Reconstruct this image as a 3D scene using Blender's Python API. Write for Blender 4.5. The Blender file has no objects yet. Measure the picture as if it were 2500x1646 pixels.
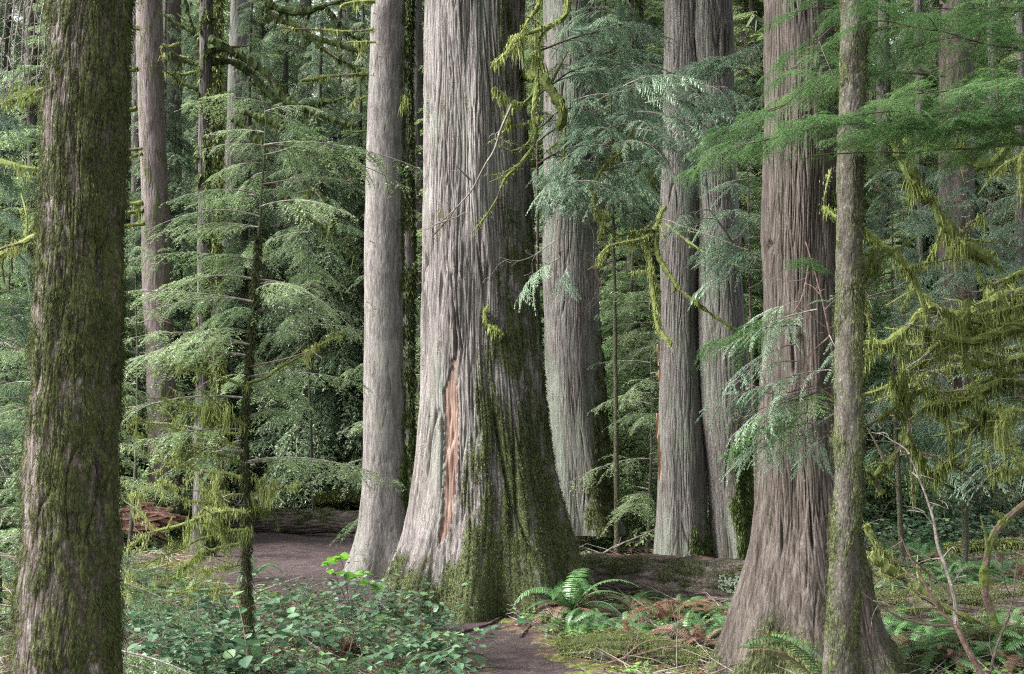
import bpy, math, random
import numpy as np
from mathutils import Matrix, Vector

PI = math.pi
rng = np.random.default_rng(11)
random.seed(11)
scene = bpy.context.scene
COL = scene.collection

# ---------------------------------------------------------------- camera, world, sun
FPX, W0, H0 = 2900.0, 2500.0, 1646.0
PITCH = math.radians(5.46)
CAMH = 1.65
cam_d = bpy.data.cameras.new("camera")
cam = bpy.data.objects.new("camera", cam_d)
COL.objects.link(cam)
cam.location = (0, 0, CAMH)
cam.rotation_euler = (PI / 2 + PITCH, 0, 0)
cam_d.lens = 36.0 * FPX / W0
cam_d.sensor_width = 36.0
cam_d.clip_start = 0.05
cam_d.clip_end = 1500.0
scene.camera = cam

SUN_EL, SUN_AZ = math.radians(40), math.radians(-102)      # azimuth measured from +Y towards +X
world = bpy.data.worlds.new("World")
scene.world = world
world.use_nodes = True
wn = world.node_tree
wn.nodes.clear()
sky = wn.nodes.new("ShaderNodeTexSky")
sky.sky_type = 'NISHITA'
sky.sun_disc = False
sky.sun_elevation = SUN_EL
sky.sun_rotation = SUN_AZ
sky.air_density = 1.0
sky.dust_density = 4.0
sky.ozone_density = 1.0
hs = wn.nodes.new("ShaderNodeHueSaturation")
hs.inputs["Saturation"].default_value = 0.22
bgn = wn.nodes.new("ShaderNodeBackground")
bgn.inputs["Strength"].default_value = 0.15
wo = wn.nodes.new("ShaderNodeOutputWorld")
wn.links.new(sky.outputs[0], hs.inputs["Color"])
wn.links.new(hs.outputs[0], bgn.inputs[0])
wn.links.new(bgn.outputs[0], wo.inputs[0])

sun_d = bpy.data.lights.new("sun", 'SUN')
sun_d.energy = 2.3
sun_d.angle = math.radians(28)
sun_d.color = (1.0, 0.965, 0.93)
sun = bpy.data.objects.new("sun", sun_d)
COL.objects.link(sun)
sdir = Vector((math.sin(SUN_AZ) * math.cos(SUN_EL), math.cos(SUN_AZ) * math.cos(SUN_EL), math.sin(SUN_EL)))
sun.rotation_euler = sdir.to_track_quat('Z', 'Y').to_euler()

vs = scene.view_settings
vs.view_transform = 'Standard'
vs.look = 'None'
vs.exposure = 1.95
vs.gamma = 1.0
vs.use_curve_mapping = False
cy = scene.cycles
cy.max_bounces = 6
cy.diffuse_bounces = 3
cy.glossy_bounces = 2
cy.transmission_bounces = 3
cy.transparent_max_bounces = 4
cy.use_denoising = False
cy.filter_width = 1.2
cy.caustics_reflective = False
cy.caustics_refractive = False

# ---------------------------------------------------------------- picture measurements -> world points
K = 2500.0 / 2380.0          # measurements below were read on a 2380 px wide copy of the photo
cp, sp_ = math.cos(PITCH), math.sin(PITCH)


def ray(px, py):
    dx = (px * K - W0 / 2) / FPX
    dz = (H0 / 2 - py * K) / FPX
    return dx, cp - dz * sp_, sp_ + dz * cp


def U(px, py, d):
    """the point seen at (px, py) that stands d metres in front of the camera"""
    x, y, z = ray(px, py)
    s = d / y
    return np.array((x * s, d, CAMH + z * s))


def M(npx, d):
    return npx * K * d / FPX


# ---------------------------------------------------------------- noise
_perm = np.random.default_rng(3).permutation(256)
_perm = np.concatenate([_perm, _perm, _perm])
_g = np.random.default_rng(4).normal(size=(256, 3))
_g /= np.linalg.norm(_g, axis=1)[:, None]


def noise(P):
    P = np.asarray(P, float)
    I = np.floor(P).astype(int)
    F = P - I
    I &= 255
    u = F * F * F * (F * (F * 6 - 15) + 10)
    out = np.zeros(len(P))
    for dx in (0, 1):
        for dy in (0, 1):
            for dz in (0, 1):
                h = _perm[_perm[_perm[I[:, 0] + dx] + I[:, 1] + dy] + I[:, 2] + dz] & 255
                gd = _g[h]
                d = gd[:, 0] * (F[:, 0] - dx) + gd[:, 1] * (F[:, 1] - dy) + gd[:, 2] * (F[:, 2] - dz)
                w = (u[:, 0] if dx else 1 - u[:, 0]) * (u[:, 1] if dy else 1 - u[:, 1]) * (u[:, 2] if dz else 1 - u[:, 2])
                out += w * d
    return out * 1.6


def fbm(P, o=3):
    a, s, f = 1.0, 0.0, np.zeros(len(P))
    for i in range(o):
        f += a * noise(P * (2.03 ** i) + i * 7.3)
        s += a
        a *= 0.5
    return f / s


def sstep(a, b, x):
    t = np.clip((np.asarray(x, float) - a) / (b - a), 0, 1)
    return t * t * (3 - 2 * t)


# ---------------------------------------------------------------- terrain
def terr(x, y):
    x = np.asarray(x, float)
    y = np.asarray(y, float)
    sh = x.shape
    x = np.atleast_1d(x).ravel()
    y = np.atleast_1d(y).ravel()
    yy = np.maximum(y, 1.0)
    lat = x / yy
    side = sstep(0.06, 0.26, lat)
    left = sstep(-0.10, -0.40, lat)
    sl = 0.035 + 0.10 * side + 0.03 * left
    far = np.clip(yy - 20, 0, 75)
    z = far * sl * sstep(0, 12, yy - 20)
    P = np.stack([x, y, np.zeros_like(x)], 1)
    amp = 0.10 + 0.25 * sstep(18, 40, yy)
    z = z + amp * noise(P / 3.1 + 5) + 0.03 * noise(P / 0.7)
    return z.reshape(sh) if sh else float(z[0])


def G(px, py, lift=0.0):
    """where the sight line through (px, py) meets the ground"""
    x, y, z = ray(px, py)
    ts = np.linspace(3, 90, 1800)
    hz = CAMH + z * ts / y
    hit = np.nonzero(hz < terr(x * ts / y, ts))[0]
    t = ts[hit[0]] if len(hit) else 60.0
    return np.array((x * t / y, t, terr(x * t / y, t) + lift))


# ---------------------------------------------------------------- mesh helper
ZERO = np.zeros(3)
WL = {}


class Geo:
    def __init__(s):
        s.V, s.A, s.Q, s.T, s.MQ, s.MT, s.n = [], [], [], [], [], [], 0

    def add(s, V, Q=None, T=None, a=0.5, m=0):
        V = np.asarray(V, float).reshape(-1, 3)
        if not len(V):
            return
        s.V.append(V)
        s.A.append(np.broadcast_to(np.asarray(a, float), (len(V),)))
        if Q is not None and len(Q):
            Q = np.asarray(Q, int)
            s.Q.append(Q + s.n)
            s.MQ.append(np.broadcast_to(np.asarray(m, int), (len(Q),)))
        if T is not None and len(T):
            T = np.asarray(T, int)
            s.T.append(T + s.n)
            s.MT.append(np.broadcast_to(np.asarray(m, int), (len(T),)))
        s.n += len(V)

    def arrays(s):
        V = np.concatenate(s.V)
        A = np.concatenate(s.A)
        Q = np.concatenate(s.Q) if s.Q else np.zeros((0, 4), int)
        T = np.concatenate(s.T) if s.T else np.zeros((0, 3), int)
        MQ = np.concatenate(s.MQ) if s.MQ else np.zeros(0, int)
        MT = np.concatenate(s.MT) if s.MT else np.zeros(0, int)
        return V, A, Q, T, MQ, MT

    def inst(s, tpl, R, P, a=None):
        """copies of the arrays tpl at positions P with 3x3 matrices R, joined into this mesh"""
        V, A, Q, T, MQ, MT = tpl
        N, n = len(P), len(V)
        X = np.einsum('nij,vj->nvi', R, V) + P[:, None, :]
        off = (np.arange(N) * n)[:, None, None]
        AA = np.tile(A, N) if a is None else (np.tile(A, (N, 1)) + (a[:, None] - 0.5)).ravel()
        s.V.append(X.reshape(-1, 3))
        s.A.append(np.clip(AA, 0, 1))
        if len(Q):
            s.Q.append((Q[None] + off).reshape(-1, 4) + s.n)
            s.MQ.append(np.tile(MQ, N))
        if len(T):
            s.T.append((T[None] + off).reshape(-1, 3) + s.n)
            s.MT.append(np.tile(MT, N))
        s.n += N * n

    def mesh(s, name, mats, smooth=False, origin=ZERO):
        V, A, Q, T, MQ, MT = s.arrays()
        me = bpy.data.meshes.new(name)
        me.vertices.add(len(V))
        me.vertices.foreach_set('co', (V - origin).astype(np.float32).ravel())
        nl = len(Q) * 4 + len(T) * 3
        me.loops.add(nl)
        me.loops.foreach_set('vertex_index', np.concatenate([Q.ravel(), T.ravel()]).astype(np.int32))
        me.polygons.add(len(Q) + len(T))
        ls = np.concatenate([np.arange(len(Q)) * 4, len(Q) * 4 + np.arange(len(T)) * 3]).astype(np.int32)
        me.polygons.foreach_set('loop_start', ls)
        me.polygons.foreach_set('material_index', np.concatenate([MQ, MT]).astype(np.int32))
        at = me.attributes.new('va', 'FLOAT', 'POINT')
        at.data.foreach_set('value', A.astype(np.float32))
        for m in (mats if isinstance(mats, (list, tuple)) else [mats]):
            me.materials.append(m)
        me.update(calc_edges=True)
        me.polygons.foreach_set('use_smooth', np.full(len(Q) + len(T), bool(smooth)))
        return me

    def build(s, name, mats, parent=None, smooth=False):
        o = WL.get(parent.name, ZERO) if parent is not None else ZERO
        ob = bpy.data.objects.new(name, s.mesh(name, mats, smooth, o))
        COL.objects.link(ob)
        if parent is not None:
            ob.parent = parent
        WL[ob.name] = o
        return ob


def tag(o, label=None, cat=None, group=None, kind=None):
    if label:
        o['label'] = label
    if cat:
        o['category'] = cat
    if group:
        o['group'] = group
    if kind:
        o['kind'] = kind
    return o


def thing(name, label, cat, loc, group=None):
    o = bpy.data.objects.new(name, None)
    o.empty_display_size = 0.2
    COL.objects.link(o)
    o.location = [float(c) for c in loc]
    WL[o.name] = np.array(loc, float)
    return tag(o, label, cat, group)


def dup(o, parent=None):
    c = o.copy()
    COL.objects.link(c)
    c.parent = parent
    for ch in o.children:
        dup(ch, c)
    return c


def place(name, me, loc, rot=(0, 0, 0), sc=1.0, parent=None):
    ob = bpy.data.objects.new(name, me)
    COL.objects.link(ob)
    o = WL.get(parent.name, ZERO) if parent is not None else ZERO
    ob.location = [float(a - b) for a, b in zip(loc, o)]
    ob.rotation_euler = rot
    ob.scale = (sc, sc, sc) if np.isscalar(sc) else sc
    if parent is not None:
        ob.parent = parent
    return ob


def unit(v):
    v = np.asarray(v, float)
    return v / np.maximum(np.linalg.norm(v, axis=-1, keepdims=True), 1e-9)


def ribbons(g, P, D, L, Wd, S, droop=0.0, nseg=1, a=0.5, m=0, shape=(0.7, 0.35)):
    """strips from P along D (length L, width Wd across S), sagging by droop"""
    P = np.asarray(P, float)
    N = len(P)
    if N == 0:
        return
    D = unit(D)
    S = unit(S)
    L = np.broadcast_to(np.asarray(L, float), (N,))
    Wd = np.broadcast_to(np.asarray(Wd, float), (N,))
    droop = np.broadcast_to(np.asarray(droop, float), (N,))
    ws = np.interp(np.linspace(0, 1, nseg + 1), [0, 0.5, 1], [shape[0], 1.0, shape[1]]) if nseg > 1 else np.array([shape[0], shape[1]])
    X = np.zeros((N, nseg + 1, 2, 3))
    for k in range(nseg + 1):
        t = k / nseg
        C = P + D * (L * t)[:, None]
        C[:, 2] -= droop * L * t * t
        h = (Wd * ws[k] * 0.5)[:, None]
        X[:, k, 0] = C - S * h
        X[:, k, 1] = C + S * h
    base = (np.arange(N) * (nseg + 1) * 2)[:, None]
    Q = []
    for k in range(nseg):
        Q.append(np.stack([base[:, 0] + 2 * k, base[:, 0] + 2 * k + 1, base[:, 0] + 2 * k + 3, base[:, 0] + 2 * k + 2], 1))
    a = np.asarray(a, float)
    if a.ndim:
        a = np.repeat(a, (nseg + 1) * 2)
    g.add(X.reshape(-1, 3), np.concatenate(Q), a=a, m=m)


def tube(g, pts, rad, ns=6, a=0.5, m=0, lump=0.0, lumpf=8.0, cap=True):
    pts = np.asarray(pts, float)
    n = len(pts)
    rad = np.broadcast_to(np.asarray(rad, float), (n,))
    T = unit(np.gradient(pts, axis=0))
    up = np.array([0, 0, 1.0]) if abs(T[0, 2]) < 0.9 else np.array([0, 1.0, 0])
    N1 = np.zeros_like(pts)
    v = up - T[0] * up.dot(T[0])
    v /= np.linalg.norm(v)
    for i in range(n):
        v = v - T[i] * v.dot(T[i])
        v /= max(np.linalg.norm(v), 1e-9)
        N1[i] = v
    N2 = np.cross(T, N1)
    th = np.arange(ns) * 2 * PI / ns
    R = np.broadcast_to(rad[:, None], (n, ns)).copy()
    ring = N1[:, None] * np.cos(th)[None, :, None] + N2[:, None] * np.sin(th)[None, :, None]
    if lump:
        R *= 1 + lump * noise((pts[:, None] * lumpf + ring * 0.8).reshape(-1, 3)).reshape(n, ns)
    X = pts[:, None] + ring * R[:, :, None]
    i = np.arange(n - 1)[:, None] * ns
    j = np.arange(ns)[None]
    j2 = (j + 1) % ns
    Q = np.stack([i + j, i + j2, i + ns + j2, i + ns + j], -1).reshape(-1, 4)
    aa = a if np.ndim(a) == 0 else np.repeat(np.asarray(a), ns)
    Tt = None
    V = X.reshape(-1, 3)
    if cap:
        V = np.concatenate([V, pts[:1], pts[-1:]])
        c0, c1 = n * ns, n * ns + 1
        k = np.arange(ns)
        k2 = (k + 1) % ns
        Tt = np.concatenate([np.stack([np.full(ns, c0), k2, k], 1), np.stack([np.full(ns, c1), (n - 1) * ns + k, (n - 1) * ns + k2], 1)])
        if np.ndim(aa):
            aa = np.concatenate([aa, aa[:1], aa[-1:]])
    g.add(V, Q, Tt, a=aa, m=m)


def smooth_path(pts, step=0.05, jit=0.0, seed=0):
    """Catmull-Rom through the points, resampled about every step metres"""
    p = np.asarray(pts, float)
    p = np.vstack([2 * p[0] - p[1], p, 2 * p[-1] - p[-2]])
    out = []
    for i in range(1, len(p) - 2):
        n = max(2, int(np.linalg.norm(p[i + 1] - p[i]) / step))
        t = np.linspace(0, 1, n, endpoint=False)[:, None]
        out.append(0.5 * (2 * p[i] + (p[i + 1] - p[i - 1]) * t + (2 * p[i - 1] - 5 * p[i] + 4 * p[i + 1] - p[i + 2]) * t ** 2
                          + (-p[i - 1] + 3 * p[i] - 3 * p[i + 1] + p[i + 2]) * t ** 3))
    out.append(p[-2][None])
    o = np.concatenate(out)
    if jit:
        q = o * 3.0 + seed * 11.7
        o = o + jit * np.stack([noise(q), noise(q + 31), noise(q + 57)], 1)
    return o


# ---------------------------------------------------------------- materials
def nt(name):
    m = bpy.data.materials.new(name)
    m.use_nodes = True
    t = m.node_tree
    t.nodes.clear()
    return m, t


def N_(t, ty, **kw):
    n = t.nodes.new(ty)
    for k, v in kw.items():
        if k in n.inputs:
            n.inputs[k].default_value = v
        else:
            setattr(n, k, v)
    return n


def ramp(t, fac, stops):
    r = t.nodes.new("ShaderNodeValToRGB")
    e = r.color_ramp.elements
    while len(e) < len(stops):
        e.new(0.5)
    for i, (p, c) in enumerate(stops):
        e[i].position = p
        e[i].color = (*c, 1)
    t.links.new(fac, r.inputs[0])
    return r.outputs[0]


def mixc(t, fac, a, b):
    n = t.nodes.new("ShaderNodeMix")
    n.data_type = 'RGBA'
    for k, v in ((0, fac), (6, a), (7, b)):
        if hasattr(v, 'links'):
            t.links.new(v, n.inputs[k])
        elif k == 0:
            n.inputs[k].default_value = v
        else:
            n.inputs[k].default_value = (*v, 1)
    return n.outputs[2]


def noisetex(t, scale, stretch=(1, 1, 1), detail=6, rough=0.6, dist=0.0, seed=0.0):
    tc = t.nodes.new("ShaderNodeTexCoord")
    mp = t.nodes.new("ShaderNodeMapping")
    mp.inputs["Scale"].default_value = stretch
    mp.inputs["Location"].default_value = (seed, seed * 1.7, seed * .3)
    n = t.nodes.new("ShaderNodeTexNoise")
    n.inputs["Scale"].default_value = scale
    n.inputs["Detail"].default_value = detail
    n.inputs["Roughness"].default_value = rough
    n.inputs["Distortion"].default_value = dist
    t.links.new(tc.outputs["Object"], mp.inputs[0])
    t.links.new(mp.outputs[0], n.inputs[0])
    return n.outputs[0]


def attr(t, name='va'):
    a = t.nodes.new("ShaderNodeAttribute")
    a.attribute_name = name
    return a.outputs["Fac"]


def finish(t, col, rough, bump=None, bstr=0.5, bdist=0.01, trans=None, spec=0.5):
    p = t.nodes.new("ShaderNodeBsdfPrincipled")
    if hasattr(col, 'links'):
        t.links.new(col, p.inputs["Base Color"])
    else:
        p.inputs["Base Color"].default_value = (*col, 1)
    if hasattr(rough, 'links'):
        t.links.new(rough, p.inputs["Roughness"])
    else:
        p.inputs["Roughness"].default_value = rough
    p.inputs["Specular IOR Level"].default_value = spec
    if bump is not None:
        b = t.nodes.new("ShaderNodeBump")
        b.inputs["Strength"].default_value = bstr
        b.inputs["Distance"].default_value = bdist
        t.links.new(bump, b.inputs["Height"])
        t.links.new(b.outputs[0], p.inputs["Normal"])
    out = t.nodes.new("ShaderNodeOutputMaterial")
    if trans:
        tr = t.nodes.new("ShaderNodeBsdfTranslucent")
        if hasattr(col, 'links'):
            t.links.new(col, tr.inputs[0])
        else:
            tr.inputs[0].default_value = (*col, 1)
        mx = t.nodes.new("ShaderNodeMixShader")
        mx.inputs[0].default_value = trans
        t.links.new(p.outputs[0], mx.inputs[1])
        t.links.new(tr.outputs[0], mx.inputs[2])
        t.links.new(mx.outputs[0], out.inputs[0])
    else:
        t.links.new(p.outputs[0], out.inputs[0])


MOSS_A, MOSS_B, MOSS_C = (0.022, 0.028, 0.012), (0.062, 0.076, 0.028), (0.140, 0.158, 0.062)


def math_(t, op, a, b=None, clamp=False):
    n = t.nodes.new("ShaderNodeMath")
    n.operation = op
    n.use_clamp = clamp
    for i, v in enumerate((a, b)):
        if v is None:
            continue
        if hasattr(v, 'links'):
            t.links.new(v, n.inputs[i])
        else:
            n.inputs[i].default_value = v
    return n.outputs[0]


def bark_mat(name, stops, scale=22, zs=0.07, bstr=0.8, bdist=0.012, tint=None, tint_pos=(0.5, 0.75), moss=True, rough=0.85, dist=0.3, mosscol=None, xs=1.0):
    m, t = nt(name)
    stops = [(p, tuple(v * k for v in c)) for (p, c), k in zip(stops, (0.26, 0.44, 0.60, 0.75))]
    tint = tint and tuple(v * 0.6 for v in tint)
    n1 = noisetex(t, scale, (xs, 1, zs), 7, 0.62, dist)
    n2 = noisetex(t, scale * 3.1, (xs, 1, zs * 1.6), 5, 0.6, 0.1, 9)
    h = math_(t, 'ADD', math_(t, 'MULTIPLY', n1, 0.58), math_(t, 'MULTIPLY', n2, 0.42))
    col = ramp(t, h, stops)
    big = noisetex(t, 1.7, (1, 1, 0.35), 4, 0.6, 0.5, 3)
    st = noisetex(t, 5.5, (1, 1, 0.22), 6, 0.7, 0.8, 17)
    col = mixc(t, ramp(t, st, [(0.50, (0, 0, 0)), (0.66, (1, 1, 1))]), col, mixc(t, 0.55, col, tuple(v * 0.6 for v in stops[0][1][:1]) + (stops[0][1][1] * .45, stops[0][1][2] * .35)))
    if tint:
        f = ramp(t, big, [(tint_pos[0], (0, 0, 0)), (tint_pos[1], (1, 1, 1))])
        col = mixc(t, f, col, tint)
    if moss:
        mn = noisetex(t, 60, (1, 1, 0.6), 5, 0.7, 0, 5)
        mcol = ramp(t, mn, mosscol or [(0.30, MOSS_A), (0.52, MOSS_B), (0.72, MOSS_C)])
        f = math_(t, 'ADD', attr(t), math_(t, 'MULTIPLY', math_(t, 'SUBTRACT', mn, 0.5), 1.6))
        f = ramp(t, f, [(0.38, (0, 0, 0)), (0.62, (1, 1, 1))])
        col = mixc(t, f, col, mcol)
        h = math_(t, 'ADD', h, math_(t, 'MULTIPLY', math_(t, 'MULTIPLY', f, mn), 0.8))
    finish(t, col, rough, h, bstr, bdist, spec=0.3)
    return m


def leaf_mat(name, stops, rough=0.42, trans=0.3, spec=0.5, nscale=3.0):
    m, t = nt(name)
    n = noisetex(t, nscale, (1, 1, 1), 3, 0.6)
    f = math_(t, 'ADD', math_(t, 'MULTIPLY', attr(t), 0.6), math_(t, 'MULTIPLY', n, 0.4))
    oi = t.nodes.new("ShaderNodeObjectInfo")
    f = math_(t, 'ADD', f, math_(t, 'MULTIPLY', math_(t, 'SUBTRACT', oi.outputs["Random"], 0.5), 0.45))
    finish(t, ramp(t, f, stops), rough, trans=trans, spec=spec)
    return m


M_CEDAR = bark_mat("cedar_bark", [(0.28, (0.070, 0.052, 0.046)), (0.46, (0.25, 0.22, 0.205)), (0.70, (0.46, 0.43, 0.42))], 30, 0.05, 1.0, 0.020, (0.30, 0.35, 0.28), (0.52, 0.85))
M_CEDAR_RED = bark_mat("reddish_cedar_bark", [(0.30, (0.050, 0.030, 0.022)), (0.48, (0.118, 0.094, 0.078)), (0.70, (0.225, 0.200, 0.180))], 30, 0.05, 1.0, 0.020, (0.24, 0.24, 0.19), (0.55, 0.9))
M_CEDAR_DARK = bark_mat("dark_grey_bark", [(0.28, (0.035, 0.027, 0.024)), (0.46, (0.13, 0.11, 0.105)), (0.72, (0.27, 0.25, 0.25))], 16, 0.08, 1.0, 0.02, (0.16, 0.19, 0.15), (0.5, 0.85))  # dark grey bark, the same on every side
M_BLACK = bark_mat("deep_brown_cedar_bark", [(0.28, (0.030, 0.018, 0.014)), (0.46, (0.085, 0.058, 0.050)), (0.72, (0.16, 0.125, 0.115))], 16, 0.08, 1.0, 0.02)
M_CEDAR_MID = bark_mat("greenish_grey_cedar_bark", [(0.28, (0.060, 0.046, 0.040)), (0.46, (0.19, 0.17, 0.155)), (0.70, (0.34, 0.33, 0.31))], 30, 0.05, 1.0, 0.020, (0.22, 0.28, 0.21), (0.48, 0.8))
M_FIR = bark_mat("pale_fir_bark", [(0.26, (0.10, 0.080, 0.070)), (0.45, (0.235, 0.21, 0.195)), (0.72, (0.47, 0.45, 0.43))], 30, 0.13, 0.9, 0.010, (0.36, 0.37, 0.31), (0.5, 0.85))
M_PINK = bark_mat("pinkish_hemlock_bark", [(0.28, (0.11, 0.075, 0.070)), (0.46, (0.25, 0.195, 0.19)), (0.72, (0.42, 0.36, 0.36))], 34, 0.16, 0.8, 0.010, (0.20, 0.19, 0.15), (0.55, 0.9))
M_SCALY = bark_mat("scaly_bark", [(0.30, (0.07, 0.045, 0.036)), (0.44, (0.17, 0.13, 0.11)), (0.56, (0.24, 0.205, 0.185)), (0.72, (0.50, 0.51, 0.49))], 26, 0.16, 1.0, 0.012, None, moss=True, dist=1.0,
                    mosscol=[(0.30, (0.022, 0.026, 0.009)), (0.52, (0.062, 0.070, 0.022)), (0.74, (0.15, 0.155, 0.055))])
M_ALDER = bark_mat("lichened_bark", [(0.30, (0.07, 0.055, 0.042)), (0.46, (0.105, 0.092, 0.072)), (0.60, (0.17, 0.16, 0.13)), (0.74, (0.50, 0.52, 0.50))], 30, 0.45, 0.9, 0.008, None, dist=1.2)
M_LOG = bark_mat("rotting_log_wood", [(0.28, (0.030, 0.018, 0.015)), (0.46, (0.10, 0.060, 0.048)), (0.72, (0.34, 0.25, 0.21))], 26, 0.9, 1.0, 0.02, None, xs=.08)
M_GLOG = bark_mat("weathered_log_wood", [(0.28, (0.05, 0.037, 0.032)), (0.46, (0.17, 0.135, 0.115)), (0.72, (0.45, 0.38, 0.33))], 26, 0.9, 1.0, 0.02, None, xs=.08)


def simple(name, stops, scale=20, zs=1.0, rough=0.8, bstr=0.6, trans=None, spec=0.3, bdist=0.006):
    m, t = nt(name)
    n = noisetex(t, scale, (1, 1, zs), 5, 0.65)
    finish(t, ramp(t, n, stops), rough, n, bstr, bdist, trans, spec)
    return m


M_REDWOOD = simple("exposed_red_wood", [(0.3, (0.08, 0.040, 0.030)), (0.46, (0.16, 0.098, 0.076)), (0.58, (0.22, 0.150, 0.120)), (0.72, (0.30, 0.255, 0.23))], 34, 0.05, 0.7, 0.8)
M_ROT = simple("crumbling_red_rot", [(0.3, (0.10, 0.035, 0.02)), (0.5, (0.10, 0.052, 0.038)), (0.7, (0.18, 0.115, 0.088))], 18, 0.8, 0.85, 1.0)
M_TWIG = simple("bare_twig_bark", [(0.35, (0.10, 0.08, 0.07)), (0.55, (0.17, 0.15, 0.135)), (0.7, (0.34, 0.32, 0.30))], 30, 1, 0.8)
M_DTWIG = simple("dark_twig_bark", [(0.35, (0.030, 0.022, 0.018)), (0.6, (0.10, 0.075, 0.06))], 30, 1, 0.8)
M_RTWIG = simple("red_twig_bark", [(0.35, (0.060, 0.032, 0.024)), (0.6, (0.15, 0.105, 0.088))], 30, 1, 0.7)
M_MOSS = leaf_mat("hanging_moss", [(0.15, (0.065, 0.085, 0.020)), (0.5, (0.165, 0.205, 0.058)), (0.85, (0.33, 0.37, 0.14))], 0.8, 0.35, 0.2, 5)
M_MOSSD = leaf_mat("deep_green_moss", [(0.15, (0.024, 0.036, 0.012)), (0.5, (0.062, 0.088, 0.026)), (0.85, (0.15, 0.19, 0.065))], 0.8, 0.3, 0.2, 5)
M_MOSSO = leaf_mat("olive_bark_moss", [(0.15, (0.024, 0.028, 0.012)), (0.5, (0.066, 0.078, 0.030)), (0.85, (0.17, 0.185, 0.080))], 0.85, 0.3, 0.15, 5)
M_HEM = leaf_mat("hemlock_needles", [(0.15, (0.060, 0.118, 0.050)), (0.5, (0.145, 0.225, 0.100)), (0.85, (0.31, 0.41, 0.21))], 0.32, 0.45)
M_HEMV = leaf_mat("vivid_hemlock_needles", [(0.15, (0.045, 0.120, 0.030)), (0.5, (0.075, 0.160, 0.055)), (0.85, (0.16, 0.28, 0.10))], 0.40, 0.45)
M_CED = leaf_mat("cedar_scale_leaves", [(0.15, (0.070, 0.125, 0.085)), (0.5, (0.155, 0.245, 0.165)), (0.85, (0.31, 0.43, 0.29))], 0.28, 0.4)
M_FAR = leaf_mat("forest_foliage", [(0.15, (0.060, 0.110, 0.045)), (0.5, (0.155, 0.225, 0.092)), (0.85, (0.32, 0.40, 0.18))], 0.34, 0.45, nscale=0.6)
M_FAR2 = leaf_mat("bluish_forest_foliage", [(0.15, (0.060, 0.110, 0.062)), (0.5, (0.145, 0.215, 0.120)), (0.85, (0.29, 0.37, 0.22))], 0.34, 0.4, nscale=0.6)
M_FERN = leaf_mat("sword_fern_green", [(0.15, (0.035, 0.090, 0.028)), (0.5, (0.085, 0.185, 0.065)), (0.85, (0.20, 0.33, 0.14))], 0.38, 0.3)
M_FERND = leaf_mat("withered_fern_brown", [(0.15, (0.10, 0.045, 0.022)), (0.5, (0.15, 0.098, 0.068)), (0.85, (0.31, 0.23, 0.17))], 0.7, 0.2, 0.2)
M_SALAL = leaf_mat("salal_leaf_green", [(0.15, (0.030, 0.078, 0.038)), (0.42, (0.068, 0.145, 0.075)), (0.68, (0.13, 0.23, 0.125)), (0.92, (0.19, 0.31, 0.12))], 0.46, 0.2, 0.45)
M_BRIGHT = leaf_mat("fresh_lime_leaf", [(0.2, (0.10, 0.26, 0.02)), (0.8, (0.24, 0.50, 0.05))], 0.35, 0.4)
M_HERB = leaf_mat("low_herb_leaf", [(0.2, (0.06, 0.15, 0.03)), (0.5, (0.13, 0.26, 0.06)), (0.9, (0.28, 0.42, 0.12))], 0.5, 0.3)
M_LITTER = leaf_mat("fallen_needles_and_leaves", [(0.1, (0.045, 0.026, 0.018)), (0.45, (0.13, 0.078, 0.055)), (0.8, (0.29, 0.20, 0.15)), (0.97, (0.50, 0.42, 0.36))], 0.8, 0.1, 0.2)


def ground_mat():
    m, t = nt("forest_floor")
    n = noisetex(t, 9, (1, 1, 1), 9, 0.7)
    n2 = noisetex(t, 1.3, (1, 1, 1), 6, 0.65, 0.6, 4)
    c = ramp(t, n, [(0.32, (0.028, 0.018, 0.013)), (0.50, (0.085, 0.056, 0.042)), (0.66, (0.19, 0.135, 0.105))])
    g = ramp(t, n, [(0.35, (0.045, 0.060, 0.012)), (0.50, (0.105, 0.125, 0.028)), (0.66, (0.22, 0.25, 0.07))])
    f = ramp(t, n2, [(0.44, (0, 0, 0)), (0.58, (1, 1, 1))])
    finish(t, mixc(t, f, c, g), 0.9, n, 1.0, 0.05, spec=0.2)
    return m


def path_mat():
    m, t = nt("trodden_soil")
    n = noisetex(t, 5, (1, 1, 1), 12, 0.80)
    n2 = noisetex(t, 90, (1, 1, 1), 3, 0.6, 0, 4)
    c = ramp(t, n, [(0.30, (0.016, 0.011, 0.011)), (0.50, (0.052, 0.037, 0.037)), (0.70, (0.11, 0.082, 0.078))])
    s = ramp(t, n2, [(0.66, (0, 0, 0)), (0.72, (1, 1, 1))])
    finish(t, mixc(t, s, c, (0.26, 0.18, 0.13)), 0.85, n, 1.0, 0.03, spec=0.25)
    return m


# ---------------------------------------------------------------- ground, path
def capdist(x, y, caps):
    d = np.full(x.shape, -9.0)
    for (a, ra), (b, rb) in zip(caps[:-1], caps[1:]):
        ab = b[:2] - a[:2]
        L2 = ab.dot(ab)
        t = np.clip(((x - a[0]) * ab[0] + (y - a[1]) * ab[1]) / L2, 0, 1)
        dd = np.hypot(x - a[0] - ab[0] * t, y - a[1] - ab[1] * t)
        d = np.maximum(d, (ra + (rb - ra) * t) - dd)
    return d


PATH = [(G(1290, 1700), 0.55), (G(1210, 1540), 0.48), (G(1120, 1460), 0.42), (G(1000, 1425), 0.5), (G(860, 1385), 0.9), (G(720, 1330), 1.5), (G(700, 1262), 2.1), (G(760, 1238), 2.3)]


def pathmask(x, y):
    P = np.stack([x, y, x * 0], -1).reshape(-1, 3)
    return capdist(x, y, PATH) + 0.18 * noise(P * 1.9).reshape(x.shape) + 0.07 * noise(P * 7).reshape(x.shape)


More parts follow.
